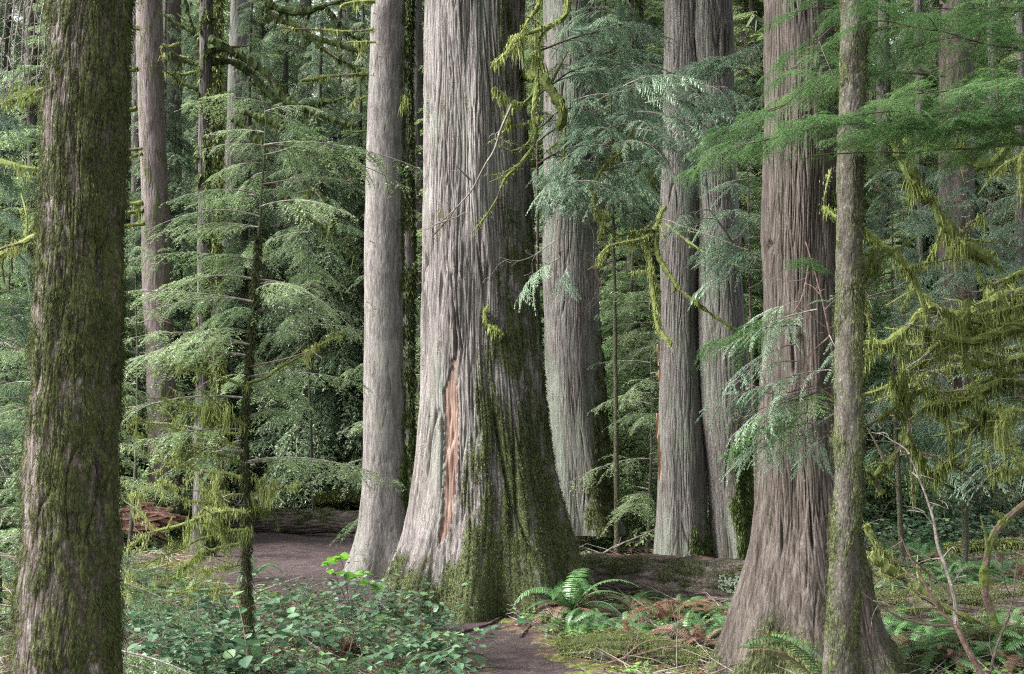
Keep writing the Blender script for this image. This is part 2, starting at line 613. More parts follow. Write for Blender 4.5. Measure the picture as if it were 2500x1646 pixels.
def make_ground():
    ys = np.concatenate([np.linspace(-6, 6, 12, endpoint=False), 6 * (30 / 6.0) ** np.linspace(0, 1, 420), np.geomspace(30.5, 420, 90)])
    us = np.linspace(-1, 1, 460)
    Y, Uu = np.meshgrid(ys, us, indexing='ij')
    X = Uu * (3.5 + 0.56 * np.maximum(Y, 0) * 1.1)
    Z = terr(X, Y)
    P = np.stack([X, Y, X * 0], -1).reshape(-1, 3)
    near = np.exp(-np.maximum(Y - 8, 0) / 25)
    Z = Z + near * (0.022 * fbm(P * 6, 3)).reshape(Z.shape) - 0.05 * sstep(-0.1, 0.5, pathmask(X, Y))
    g = Geo()
    n, m = Y.shape
    i = np.arange(n - 1)[:, None] * m
    j = np.arange(m - 1)[None]
    g.add(np.stack([X, Y, Z], -1).reshape(-1, 3), np.stack([i + j, i + j + 1, i + m + j + 1, i + m + j], -1).reshape(-1, 4))
    tag(g.build("forest_ground", ground_mat(), smooth=True), kind='structure')
    c = np.array([p[:2] for p, r in PATH])
    xs = np.arange(c[:, 0].min() - 3, c[:, 0].max() + 3, 0.05)
    ys = np.arange(c[:, 1].min() - 3, c[:, 1].max() + 3, 0.06)
    X, Y = np.meshgrid(xs, ys)
    mk = pathmask(X, Y)
    P = np.stack([X, Y, X * 0], -1).reshape(-1, 3)
    Z = terr(X, Y) + 0.012 * fbm(P * 9, 3).reshape(X.shape) - 0.02 + np.minimum(mk, 0) * 0.25
    n, m = Y.shape
    i = np.arange(n - 1)[:, None] * m
    j = np.arange(m - 1)[None]
    Q = np.stack([i + j, i + j + 1, i + m + j + 1, i + m + j], -1).reshape(-1, 4)
    Q = Q[mk.ravel()[Q].min(1) > -0.15]
    g = Geo()
    g.add(np.stack([X, Y, Z], -1).reshape(-1, 3), Q)
    tag(g.build("dirt_path", path_mat(), smooth=True), kind='structure')


make_ground()


# ---------------------------------------------------------------- trunks
def tufts(g, P, Nn, dens_n, L=0.03, Wd=0.010, hang=0.7, a0=0.5, av=0.35, m=0, seedr=None):
    """moss: short strips standing on the surface points P (normals Nn) and hanging down"""
    r = seedr or rng
    idx = r.integers(0, len(P), dens_n)
    p = P[idx] + r.normal(0, 0.012, (dens_n, 3))
    n = Nn[idx]
    D = n * (0.6 + 0.5 * r.random((dens_n, 1))) + r.normal(0, 0.35, (dens_n, 3)) + np.array([0, 0, -hang])
    S = np.cross(D, r.normal(0, 1, (dens_n, 3)))
    cl = 0.5 + 0.5 * noise(p * 6.0)
    ribbons(g, p - n * 0.006, D, L * (0.4 + 1.0 * r.random(dens_n)) * (0.6 + 0.8 * np.clip(cl, 0, 1)), Wd * (0.6 + 0.8 * r.random(dens_n)), S, 0.5, 2,
            a=np.clip(a0 + av * (cl - 0.5) * 2 + r.normal(0, 0.12, dens_n), 0, 1), m=m, shape=(0.8, 0.2))


def trunk(prof, d, ztop, seg=120, dz=0.05, crack=(0.05, 0.5, 0.02), lump=0.03, lumps=0.6, mossf=None, lobes=(0.0, 0.8, 6), seed=0, sheared=0.0, mfreq=11, nlow=0.42, taper=0.35, back=False):
    """prof: (py, left px, right px) outline read from top to bottom for a trunk whose axis stands d metres away.
    crack = (width, length, depth) of the bark furrows. Returns geometry pieces."""
    prof = sorted(prof)
    pp = np.array([p[0] for p in prof], float)
    c = np.array([U((p[1] + p[2]) / 2, p[0], d) for p in prof])
    rr = np.array([M(p[2] - p[1], d) / 2 for p in prof])
    z, cx = c[:, 2], c[:, 0]
    zb = z[-1]
    zvis = U(1190, -70, d)[2]
    zs = np.concatenate([np.arange(zb, zvis, dz), np.arange(zvis, ztop, 0.45)])
    o = np.argsort(z)
    slope = np.clip((cx[o][-1] - cx[o][max(0, len(o) - 3)]) / max(z[o][-1] - z[o][max(0, len(o) - 3)], .1), -.06, .06)
    CX = np.interp(zs, z[o], cx[o]) + np.maximum(zs - z.max(), 0) * slope
    RR = np.interp(zs, z[o], rr[o])
    k = max(1, int(0.25 / dz))
    ker = np.ones(2 * k + 1) / (2 * k + 1)

    def sm(a):
        return np.convolve(np.concatenate([np.full(k, a[0]) - (a[1] - a[0]) * np.arange(k, 0, -1), a, np.full(k, a[-1]) + (a[-1] - a[-2]) * np.arange(1, k + 1)]), ker, 'valid')
    nv = int((zs < zvis).sum())
    CX[:nv], RR[:nv] = sm(CX[:nv]), sm(RR[:nv])
    ab = np.maximum(zs - zvis, 0) / max(ztop - zvis, .1)
    RR = RR * (1 - taper * ab)
    RR[-1] *= 0.3
    PY = np.interp(zs, z[o], pp[o])
    th = np.arange(seg) * 2 * PI / seg
    TH, ZZ = np.meshgrid(th, zs)
    Rg = RR[:, None] * np.ones_like(TH)
    R0 = float(np.median(rr))
    nx, ny = np.sin(TH), -np.cos(TH)
    cyl = np.stack([nx * R0, ny * R0, ZZ], -1).reshape(-1, 3) + seed * 13.1
    sh = TH.shape
    lb = lobes[0] * np.exp(-np.maximum(ZZ - zb, 0) / lobes[1]) * np.cos(lobes[2] * TH + 1.5 * noise(cyl * [1, 1, 0.3]).reshape(sh) + seed)
    Rg = Rg * (1 + lb) + lump * noise(cyl / [lumps, lumps, lumps * 2.5]).reshape(sh)
    w, l, dep = crack
    warp = 0.6 * w * noise(cyl / [w * 6, w * 6, l * 1.3]).reshape(-1)
    q = cyl / np.array([w, w, l])
    q[:, 0] += warp / w * 1.2
    q[:, 1] += warp / w * 1.2
    n1 = np.abs(noise(q))
    n2 = np.abs(noise(q * [2.1, 2.1, 1.7] + 40))
    h = (np.clip(n1 * 4.2, 0, 1) ** 0.7) * 0.7 + (np.clip(n2 * 4, 0, 1)) * 0.3
    big_n = noise(cyl / [w * 3.4, w * 3.4, l * 1.8] + 70)
    slit = np.exp(-(noise(cyl / [w * 4.2, w * 4.2, l * 2.2] + 90) / 0.045) ** 2) * sstep(0.05, .4, noise(cyl / [w * 9, w * 9, l] + 20))
    dep_here = dep * (0.7 + 0.6 * noise(cyl / [0.4, 0.4, 1.2]))
    Rg = Rg + ((h - 0.75) * dep_here + dep * .8 * big_n - dep * 1.5 * slit).reshape(sh)
    ms = np.zeros(sh)
    if mossf is not None:
        nz = nlow * fbm(cyl * [3.2, 3.2, 1.6], 4).reshape(sh) + 0.42 * noise(cyl * [mfreq, mfreq, mfreq * .25]).reshape(sh) + 0.2 * noise(cyl * [30, 30, 14]).reshape(sh)
        PYg = np.broadcast_to(PY[:, None], sh)
        tw = (TH + PI) % (2 * PI) - PI
        ms = np.clip(mossf(tw, PYg) + nz + 0.22 * (h.reshape(sh) - .75), 0, 1)
        Rg = Rg + 0.014 * sstep(0.3, 0.8, ms) * (0.6 + 0.8 * noise(cyl * [9, 9, 9]).reshape(sh))
    X = CX[:, None] + nx * Rg
    Yv = d + ny * Rg
    V = np.stack([X, Yv, ZZ], -1)
    n, m = sh
    i = np.arange(n - 1)[:, None] * m
    j = np.arange(m)[None]
    j2 = (j + 1) % m
    Q = np.stack([i + j, i + j2, i + m + j2, i + m + j], -1).reshape(-1, 4)
    Nn = np.stack([nx, ny, 0 * nx], -1)
    base = np.array([CX[0], d, zb])
    return dict(V=V.reshape(-1, 3), Q=Q, ms=ms.reshape(-1), N=Nn.reshape(-1, 3), base=base, TH=((TH + PI) % (2 * PI) - PI).reshape(-1), PY=np.broadcast_to(PY[:, None], sh).reshape(-1), vis=(ZZ < zvis).reshape(-1))


def trunk_thing(name, label, tr, mat, cat="tree", group=None, moss_n=0, moss_kw=None, moss_mat=None, thr=0.55):
    t = thing(name, label, cat, tr['base'], group)
    g = Geo()
    g.add(tr['V'], tr['Q'], a=tr['ms'])
    tk = g.build("trunk", mat, t, smooth=True)
    if moss_n:
        s = (tr['ms'] > thr) & tr['vis'] & (tr['N'][:, 1] < 0.45)
        if s.sum() > 50:
            g = Geo()
            tufts(g, tr['V'][s], tr['N'][s], moss_n, **(moss_kw or {}))
            g.build("trunk_moss", moss_mat or M_MOSSD, t)
    return t


def mossy_limb(parent, pts, r0, r1, dens=260, hang=0.10, wid=0.010, sleeve=1.6, mat=None, wood=None, bare=0.0, seed=0, name="mossy_branch", twigs=3, a0=0.55, topfuzz=0.5):
    """a limb with a lumpy moss sleeve, moss strands hanging below and a few side twigs"""
    mat = mat or M_MOSS
    r = np.random.default_rng(1000 + seed)
    p = smooth_path(pts, 0.04, 0.012, seed)
    n = len(p)
    t = np.linspace(0, 1, n)
    rad = r0 + (r1 - r0) * t
    g = Geo()
    cov = np.clip(0.72 - bare * .7 + 1.1 * noise(np.stack([t * 2 + p[:, 0] * 4, p[:, 2] * 4 + seed * 3.3, t * 0], 1)) + .5 * noise(np.stack([p[:, 0] * 17, p[:, 2] * 17, t * 0], 1)), 0, 1)
    tube(g, p, rad, 6, m=1, lump=.2, lumpf=12)
    tube(g, p, rad * (0.8 + (sleeve - 0.8) * cov), 8, a=0.4, m=0, lump=0.55, lumpf=16)
    ptsall, radall = [p], [rad]
    for _ in range(twigs):
        k = r.integers(int(n * 0.2), max(int(n * 0.2) + 1, n - 2))
        T = unit(p[min(k + 1, n - 1)] - p[k])
        dv = unit(T * 0.6 + r.normal(0, 0.7, 3) + np.array([0, 0, 0.1]))
        L = r.uniform(0.15, 0.5) * min(1.0, r0 / 0.03 + 0.4)
        tp = smooth_path([p[k], p[k] + dv * L * 0.5 + [0, 0, 0.02], p[k] + dv * L + r.normal(0, 0.04, 3)], 0.04, 0.01, seed + _)
        rr = np.linspace(rad[k] * 0.45, 0.003, len(tp))
        tube(g, tp, rr * 1.4, 5, a=0.5, m=0 if r.random() > 0.35 else 1)
        ptsall.append(tp[: max(2, int(len(tp) * 0.8))])
        radall.append(rr[: max(2, int(len(tp) * 0.8))])
    wts = np.concatenate([cov + .03] + [np.full(len(q), .7) for q in ptsall[1:]])
    wts = wts / wts.sum()
    P = np.concatenate(ptsall)
    R = np.concatenate(radall)
    length = 0.04 * len(P)
    N = int(dens * length)
    idx = r.choice(len(P), N, p=wts)
    base = P[idx] + r.normal(0, 1, (N, 3)) * (R[idx] * 0.7 + 0.004)[:, None] + r.normal(0, 0.015, (N, 3))
    cl = np.clip(0.5 + 0.9 * noise(base * [7, 7, 2] + seed), 0.05, 1.4)
    down = np.array([0, 0, -1.0]) + r.normal(0, 0.16, (N, 3))
    ribbons(g, base, down, hang * cl ** 2.2 * (0.25 + r.random(N) ** 1.5), wid * (0.5 + r.random(N)), np.cross(down, r.normal(0, 1, (N, 3))), 0.1, 3,
            a=np.clip(a0 + 0.25 * (cl - 0.5) + r.normal(0, 0.13, N), 0, 1), m=0, shape=(0.9, 0.15))
    Nf = int(dens * length * topfuzz)
    idx = r.choice(len(P), Nf, p=wts)
    dv = unit(r.normal(0, 1, (Nf, 3)) + [0, 0, 0.3])
    ribbons(g, P[idx] + dv * R[idx, None] * 0.9, dv, 0.006 + R[idx] * 0.35 + 0.012 * r.random(Nf), wid * 0.8, np.cross(dv, r.normal(0, 1, (Nf, 3))), 0.3, 1,
            a=np.clip(a0 + 0.15 + r.normal(0, 0.12, Nf), 0, 1), m=0)
    return g.build(name, [mat, wood or M_DTWIG], parent)


def bare_twig(parent, pts, r0, r1=0.002, sub=4, mat=None, seed=0, name="bare_branch", sublen=0.3):
    r = np.random.default_rng(3000 + seed)
    g = Geo()
    p = smooth_path(pts, 0.04, 0.015, seed)
    tube(g, p, np.linspace(r0, r1, len(p)), 6, lump=0.25, lumpf=20)
    for _ in range(sub):
        k = r.integers(int(len(p) * 0.15), len(p) - 1)
        T = unit(p[k] - p[k - 1])
        dv = unit(T * 0.9 + r.normal(0, 0.6, 3))
        L = r.uniform(0.3, 1.0) * sublen
        tp = smooth_path([p[k], p[k] + dv * L * 0.5, p[k] + dv * L + r.normal(0, 0.08 * L / 0.3, 3)], 0.04, 0.008, seed + _)
        tube(g, tp, np.linspace(r0 * 0.4, 0.0016, len(tp)), 4)
        for __ in range(2):
            kk = r.integers(1, len(tp))
            d2 = unit(dv + r.normal(0, 0.6, 3))
            tq = smooth_path([tp[kk], tp[kk] + d2 * L * 0.25, tp[kk] + d2 * L * 0.45 + r.normal(0, 0.02, 3)], 0.05)
            tube(g, tq, np.linspace(r0 * 0.22, 0.0013, len(tq)), 3)
    return g.build(name, mat or M_TWIG, parent)

# ---------------------------------------------------------------- the big trunks
s_ = sstep


def moss_shade_big(th, py):
    edge = np.interp(py, [450, 600, 900, 1200, 1400], [0.55, 0.30, -0.12, -0.32, -0.45])
    return 0.60 * s_(-0.22, 0.28, th - edge) * s_(420, 760, py) + 0.58 * s_(1250, 1340, py) * (1 - s_(-.3, .1, th)) + 0.1 * s_(1080, 1250, py) + 0.36 * s_(0.30, 0.62, th) * (1 - s_(420, 760, py))  # upper right term: dark mossy bark, with painted shade of the unlit side


tr = trunk([(0, 986, 1217), (100, 985, 1219), (400, 984, 1232), (600, 984, 1240), (800, 980, 1252), (900, 977, 1262), (1000, 974, 1275), (1100, 966, 1289), (1200, 952, 1308), (1280, 935, 1330), (1340, 912, 1352), (1385, 900, 1368), (1425, 892, 1380)],
           12.9, 26, seg=620, dz=0.022, crack=(0.052, 0.95, 0.042), lump=0.035, lumps=0.35, mossf=moss_shade_big, lobes=(0.16, 0.70, 9), seed=1)
# the strip where the bark has come away, a part of its own
V, ms, TH, PY = tr['V'], tr['ms'], tr['TH'], tr['PY']
cx_ = np.interp(PY, [838, 870, 905, 940, 1000, 1100, 1200, 1262], [-0.43, -0.44, -0.50, -0.49, -0.48, -0.47, -0.50, -0.56])
hw_ = np.interp(PY, [838, 850, 880, 900, 908, 950, 1050, 1150, 1230, 1262], [0.0, 0.05, 0.07, 0.08, 0.125, 0.125, 0.11, 0.085, 0.055, 0.0])
jag = 0.03 * noise(np.stack([PY * 0.09, TH * 0 + np.sign(TH - cx_) * 3, TH * 0], 1))
ins = (np.abs(TH - cx_) < hw_ + jag) & (PY > 838) & (PY < 1262)
cxy = V[:, :2] - np.array([[np.interp(0, [0, 1], [0, 0]), 12.9]])
rad_dir = tr['N']
flatn = 0.012 * noise(V * [25, 25, 2.5])
depth_in = np.where(ins, -0.022, 0.0)
V2 = V + rad_dir * (depth_in[:, None])
# outside rim keeps its bark; inside is smooth wood
Vs = V2.copy()
Vs[ins] += rad_dir[ins] * flatn[ins][:, None]
ms2 = np.where(ins, 0.0, ms)
fin = ins[tr['Q']].all(1)
big = thing("old_cedar_tree", "huge grey cedar trunk with red bare scar and mossy flared base beside path", "tree", tr['base'])
g = Geo()
g.add(Vs, tr['Q'][~fin], a=ms2)
g.build("trunk", M_CEDAR, big, smooth=True)
g = Geo()
used = np.unique(tr['Q'][fin])
remap = np.zeros(len(Vs), int)
remap[used] = np.arange(len(used))
g.add(Vs[used], remap[tr['Q'][fin]])
tag(g.build("exposed_wood", M_REDWOOD, big, smooth=True), "strip of bare orange red wood")
sel = (ms2 > 0.60) & tr['vis'] & (tr['N'][:, 1] < 0.4)
g = Geo()
tufts(g, V[sel], tr['N'][sel], 60000, L=0.013, Wd=0.0075, hang=0.5, a0=0.5, av=0.4)
g.build("trunk_moss", M_MOSSO, big)
sel = (ms2 > 0.60) & (PY > 1050) & (tr['N'][:, 1] < 0.3)
g = Geo()
tufts(g, V[sel], tr['N'][sel], 18000, L=0.014, Wd=0.006, hang=0.4, a0=0.40, av=0.3)
g.build("cushion_moss", M_MOSS, big)

# limbs of the big cedar (right side, mossy, drooping in front of the trunk)
D1 = 12.3


def UU(lst, d):
    return [U(p[0], p[1], p[2] if len(p) > 2 else d) for p in lst]


mossy_limb(big, UU([(1210, 178, 12.9), (1232, 176, 12.5), (1258, 180, 12.2), (1283, 215, 12.0), (1302, 250, 11.9), (1308, 275, 11.9), (1300, 300, 12)], D1), 0.050, 0.03, 420, 0.10, seed=1, a0=.7)
mossy_limb(big, UU([(1322, -20), (1316, 30), (1290, 55), (1255, 70), (1215, 82), (1190, 100), (1175, 125), (1150, 148)], 11.9), 0.022, 0.010, 520, 0.17, seed=2, a0=.75)
mossy_limb(big, UU([(1258, -15), (1248, 20), (1228, 50), (1215, 80)], 11.9), 0.014, 0.010, 300, 0.10, seed=3)
mossy_limb(big, UU([(1256, 70), (1252, 120), (1250, 180), (1240, 215), (1215, 238), (1185, 235), (1165, 215), (1148, 205)], 11.9), 0.018, 0.012, 480, 0.15, seed=4, a0=.75)
mossy_limb(big, UU([(1252, 190), (1244, 240), (1240, 280), (1247, 300), (1238, 340), (1205, 385), (1172, 420), (1150, 470), (1120, 515), (1098, 540)], 11.85), 0.020, 0.005, 260, 0.05, sleeve=1.5, seed=5, a0=.75)
mossy_limb(big, UU([(1190, 240), (1180, 290), (1205, 292), (1240, 280)], 11.8), 0.010, 0.008, 420, 0.15, seed=6)
bare_twig(big, UU([(1190, 245), (1165, 300), (1150, 345), (1128, 385), (1095, 440), (1060, 482), (1030, 510), (985, 533)], 11.7), 0.016, 0.004, 5, seed=7, sublen=0.35)
mossy_limb(big, UU([(1060, 482), (1042, 510), (1010, 545)], 11.7), 0.008, 0.004, 200, 0.04, bare=0.2, seed=8, twigs=1)
mossy_limb(big, UU([(1180, 295), (1160, 315), (1130, 335)], 11.8), 0.006, 0.004, 220, 0.04, seed=9, twigs=1)
mossy_limb(big, UU([(1160, 335), (1190, 350), (1225, 335), (1240, 310)], 11.8), 0.007, 0.005, 220, 0.04, seed=10, twigs=1)
mossy_limb(big, UU([(1133, 700, 12.4), (1128, 725, 12.3), (1135, 755, 12.25), (1165, 772, 12.2)], 12.3), 0.018, 0.012, 520, 0.10, seed=11, twigs=1)
bare_twig(big, UU([(1095, 420, 12.35), (1080, 405, 12.25), (1060, 385, 12.2)], 12.3), 0.012, 0.004, 2, seed=12, sublen=0.15)
bare_twig(big, UU([(1290, 560), (1240, 595), (1200, 607), (1160, 600)], 11.6), 0.006, 0.002, 5, seed=13, sublen=0.25)

# pale trunk left of it
tr = trunk([(0, 862, 943), (200, 855, 941), (400, 849, 938), (600, 846, 938), (800, 845, 938), (1000, 844, 938), (1100, 843, 940), (1200, 838, 946), (1260, 828, 952), (1310, 812, 960), (1345, 800, 968)],
           15.6, 26, seg=260, dz=0.035, crack=(0.035, 0.14, 0.006), lump=0.015, mossf=lambda th, py: 0.5 * s_(0.5, 1.3, th) * s_(900, 1250, py) + 0.45 * s_(0.8, 1.3, th) + 0.42 * s_(1180, 1350, py) * s_(-.2, .6, th), lobes=(0.16, 0.6, 5), seed=2)
pale = trunk_thing("fir_tree", "straight pale grey trunk with short mossy side branches left of the huge cedar", tr, M_FIR, moss_n=7000, moss_kw=dict(L=0.03, Wd=0.012, a0=0.45))
mossy_limb(pale, UU([(872, 3), (845, 4), (810, 8), (790, 16)], 15.3), 0.018, 0.012, 420, 0.12, seed=21, twigs=1)
mossy_limb(pale, UU([(866, 68), (840, 72), (790, 73), (720, 68), (680, 68), (652, 64)], 15.3), 0.014, 0.012, 420, 0.11, bare=0.15, seed=22, twigs=1)
mossy_limb(pale, UU([(874, 98), (850, 97), (800, 100)], 15.2), 0.010, 0.008, 320, 0.08, seed=23, twigs=1)
mossy_limb(pale, UU([(856, 172), (820, 174), (760, 178), (728, 184), (702, 188)], 15.3), 0.018, 0.014, 560, 0.12, seed=24, twigs=0)
mossy_limb(pale, UU([(850, 304), (830, 306), (800, 303)], 15.3), 0.009, 0.006, 260, 0.05, seed=25, twigs=0)
mossy_limb(pale, UU([(850, 225), (830, 232), (815, 250)], 15.3), 0.010, 0.008, 500, 0.16, seed=26, twigs=0)
mossy_limb(pale, UU([(938, 225), (946, 230), (935, 245)], 15.2), 0.012, 0.008, 500, 0.14, seed=27, twigs=0)
for k, (x, y) in enumerate([(858, 560), (852, 700), (880, 130), (868, 30)]):
    bare_twig(pale, UU([(x, y), (x + 12, y + 6), (x + 14, y + 16)], 15.28), 0.008, 0.004, 0, seed=30 + k)

# dark mossy trunk just behind it
tr = trunk([(240, 932, 958), (500, 932, 962), (800, 930, 962), (1100, 930, 966), (1250, 925, 975)], 17.2, 22, seg=110, dz=0.06, crack=(0.04, 0.3, 0.01), mossf=lambda th, py: 0.55 + 0.2 * s_(0, 1, th), seed=3)
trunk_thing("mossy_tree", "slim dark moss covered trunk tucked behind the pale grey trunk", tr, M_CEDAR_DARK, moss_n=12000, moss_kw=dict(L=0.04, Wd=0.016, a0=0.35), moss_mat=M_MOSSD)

# cedar behind the big one
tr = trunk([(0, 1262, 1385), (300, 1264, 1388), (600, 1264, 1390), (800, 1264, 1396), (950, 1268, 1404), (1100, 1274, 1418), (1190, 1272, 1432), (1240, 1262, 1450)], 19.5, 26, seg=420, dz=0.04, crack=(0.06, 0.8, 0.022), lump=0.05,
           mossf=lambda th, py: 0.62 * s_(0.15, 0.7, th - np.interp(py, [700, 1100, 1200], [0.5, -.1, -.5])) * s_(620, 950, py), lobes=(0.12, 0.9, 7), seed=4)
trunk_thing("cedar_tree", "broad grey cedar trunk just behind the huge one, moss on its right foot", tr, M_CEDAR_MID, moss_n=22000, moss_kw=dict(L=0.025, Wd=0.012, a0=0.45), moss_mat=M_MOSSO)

# twin-stemmed cedar
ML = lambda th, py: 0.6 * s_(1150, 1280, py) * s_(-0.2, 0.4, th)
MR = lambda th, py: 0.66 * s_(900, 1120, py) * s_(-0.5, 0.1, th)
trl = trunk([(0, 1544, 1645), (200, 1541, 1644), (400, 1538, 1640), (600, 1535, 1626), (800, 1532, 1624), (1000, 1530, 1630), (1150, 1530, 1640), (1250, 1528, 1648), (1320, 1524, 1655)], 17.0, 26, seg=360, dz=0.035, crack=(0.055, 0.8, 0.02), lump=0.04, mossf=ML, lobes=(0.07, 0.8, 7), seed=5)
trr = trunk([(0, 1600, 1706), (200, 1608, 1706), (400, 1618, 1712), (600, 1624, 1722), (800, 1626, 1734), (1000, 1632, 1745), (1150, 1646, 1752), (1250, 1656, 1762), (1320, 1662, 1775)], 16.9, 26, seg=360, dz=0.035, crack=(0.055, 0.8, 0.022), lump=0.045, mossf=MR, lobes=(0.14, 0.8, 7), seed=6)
twin = thing("twin_cedar_tree", "grey cedar of two fused trunks split by a dark seam, behind the fallen log", "tree", trl['base'])
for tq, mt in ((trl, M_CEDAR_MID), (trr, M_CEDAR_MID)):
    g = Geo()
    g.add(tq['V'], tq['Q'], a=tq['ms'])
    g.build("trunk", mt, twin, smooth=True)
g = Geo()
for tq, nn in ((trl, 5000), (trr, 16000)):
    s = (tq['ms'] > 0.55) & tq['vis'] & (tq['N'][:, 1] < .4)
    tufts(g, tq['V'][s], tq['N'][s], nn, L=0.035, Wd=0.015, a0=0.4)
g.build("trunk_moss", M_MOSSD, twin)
# torn orange splinters on its left edge and the thin bare streak on its right foot
g = Geo()
for (x, y, l) in [(1529, 800, 50), (1527, 960, 60), (1531, 1010, 80), (1532, 860, 30), (1533, 1050, 70)]:
    p = U(x, y, 16.6)
    ribbons(g, [p, p + [0.01, -.01, 0]], [[0.02, 0.02, -1], [-.06, 0, -1]], M(l, 16.8), 0.05, [[0.8, -0.6, 0], [.9, .3, 0]], 0, 3, shape=(.5, .1))
g.build("torn_wood", simple("pale_orange_torn_wood", [(0.3, (0.22, 0.125, 0.075)), (0.7, (0.40, 0.27, 0.18))], 30, .1), twin)
g = Geo()
sp = smooth_path(UU([(1706, 1165), (1714, 1210), (1722, 1250), (1732, 1300)], 17.06), 0.06)
tube(g, sp, np.linspace(0.03, 0.04, len(sp)), 6, lump=.4)
g.build("bare_streak", M_ROT, twin)
mossy_limb(twin, UU([(1545, 480, 16.6), (1535, 500, 16.2), (1522, 530, 15.9), (1495, 555, 15.6), (1450, 565, 15.4), (1415, 575, 15.3), (1395, 595, 15.3), (1392, 610, 15.3)], 16), 0.026, 0.014, 420, 0.12, seed=41)
mossy_limb(twin, UU([(1522, 530, 15.9), (1528, 590, 15.6), (1550, 630, 15.4), (1590, 680, 15.2), (1640, 720, 15.1), (1690, 755, 15), (1740, 785, 15)], 16), 0.028, 0.010, 380, 0.09, seed=42)
mossy_limb(twin, UU([(1500, 555, 15.7), (1512, 620, 15.5), (1520, 700, 15.4), (1530, 760, 15.3), (1560, 800, 15.2)], 16), 0.022, 0.02, 520, 0.20, seed=43)
mossy_limb(twin, UU([(1520, 535, 15.8), (1470, 540, 15.6), (1430, 545, 15.5), (1400, 520, 15.4), (1385, 500, 15.4)], 16), 0.018, 0.008, 320, 0.08, seed=44)
mossy_limb(twin, UU([(1545, 520, 16), (1600, 560, 15.4), (1660, 600, 15.1), (1740, 625, 15), (1790, 628, 14.9)], 16), 0.014, 0.006, 200, 0.04, seed=45)
bare_twig(twin, UU([(1540, 510, 16), (1600, 530, 15.6), (1680, 560, 15.2), (1760, 590, 14.9)], 16), 0.009, 0.003, 8, seed=46, sublen=0.5)

# right red-brown cedar
moss_shade_red = lambda th, py: 0.62 * s_(1330, 1500, py) * (1 - s_(-.4, .2, np.abs(th + 0.55) - .5)) + 0.45 * s_(1450, 1560, py) + 0.42 * s_(0.5, 0.9, th)  # last term paints the shade of the right flank in as dark moss
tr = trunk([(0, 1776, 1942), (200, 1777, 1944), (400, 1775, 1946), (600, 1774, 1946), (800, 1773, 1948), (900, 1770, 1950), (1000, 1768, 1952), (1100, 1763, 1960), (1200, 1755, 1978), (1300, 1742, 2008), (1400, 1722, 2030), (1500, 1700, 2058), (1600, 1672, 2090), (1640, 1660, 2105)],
           8.9, 24, seg=560, dz=0.018, crack=(0.034, 0.55, 0.030), lump=0.022, lumps=0.22, mossf=moss_shade_red, lobes=(0.22, 0.6, 7), seed=7)
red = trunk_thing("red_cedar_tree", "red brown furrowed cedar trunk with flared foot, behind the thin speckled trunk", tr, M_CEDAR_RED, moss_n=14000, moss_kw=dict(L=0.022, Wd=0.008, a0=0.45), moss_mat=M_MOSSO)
g = Geo()
kp = smooth_path(UU([(1846, 755), (1852, 785), (1862, 800)], 8.66), 0.02)
tube(g, kp, np.interp(np.linspace(0, 1, len(kp)), [0, .5, 1], [0.012, 0.045, 0.02]), 12, lump=0.6, lumpf=30)
g.build("knot", M_CEDAR_RED, red, smooth=True)
mossy_limb(red, UU([(1912, 480, 8.7), (1925, 490, 8.5), (1945, 505, 8.3)], 8.5), 0.010, 0.008, 500, 0.06, wid=0.006, seed=71, twigs=1)
mossy_limb(red, UU([(1930, 395, 8.6), (1922, 430, 8.5), (1916, 465, 8.5)], 8.5), 0.006, 0.004, 700, 0.08, wid=0.006, seed=72, twigs=0)

# left mossy trunk, nearest of all
tr = trunk([(0, 121, 303), (200, 112, 296), (400, 103, 286), (600, 94, 279), (800, 84, 273), (1000, 74, 268), (1200, 64, 266), (1400, 52, 266), (1567, 42, 267), (1900, 10, 285), (2050, -15, 310)],
           5.0, 20, seg=520, dz=0.011, crack=(0.022, 0.20, 0.012), lump=0.009, lumps=0.12, mfreq=26, nlow=0.25,
           mossf=lambda th, py: 0.56 + 0.10 * s_(-0.6, 0.6, th) + 0.06 * s_(-0.9, -1.5, th) - 0.16 * (1 - s_(0.0, 0.45, np.abs(th + 0.62))) * (0.6 + 0.4 * s_(1000, 1300, py)), seed=8)
near = trunk_thing("mossy_hemlock_tree", "nearest trunk at the left, shaggy with olive moss over scaly bark", tr, M_SCALY, moss_n=90000, moss_kw=dict(L=0.010, Wd=0.0026, hang=1.1, a0=0.42, av=0.4), moss_mat=M_MOSSO, thr=0.52)
sel = (tr['ms'] > 0.62) & tr['vis'] & (tr['N'][:, 1] < 0.4) & (np.abs(noise(tr['V'] * [7, 7, 3])) > 0.28)
g = Geo()
tufts(g, tr['V'][sel], tr['N'][sel], 16000, L=0.013, Wd=0.0032, hang=0.9, a0=0.65, av=0.3)
g.build("green_moss_tufts", M_MOSSD, near)
mossy_limb(near, UU([(112, 392, 5.15), (70, 388, 5.2), (30, 380, 5.3), (-20, 370, 5.4)], 5.2), 0.008, 0.007, 700, 0.045, wid=0.004, seed=81, twigs=0)
mossy_limb(near, UU([(106, 430, 5.2), (90, 500, 5.4), (50, 560, 5.7), (0, 590, 5.9), (-40, 600, 6)], 5.2), 0.011, 0.009, 700, 0.06, wid=0.005, seed=82)
mossy_limb(near, UU([(100, 530, 5.2), (70, 555, 5.3), (30, 575, 5.4), (-30, 612, 5.5)], 5.2), 0.011, 0.010, 700, 0.06, wid=0.005, seed=83)
mossy_limb(near, UU([(112, 205, 5.2), (60, 220, 5.6), (10, 240, 5.9), (-30, 250, 6)], 5.2), 0.008, 0.007, 600, 0.05, wid=0.005, seed=84)
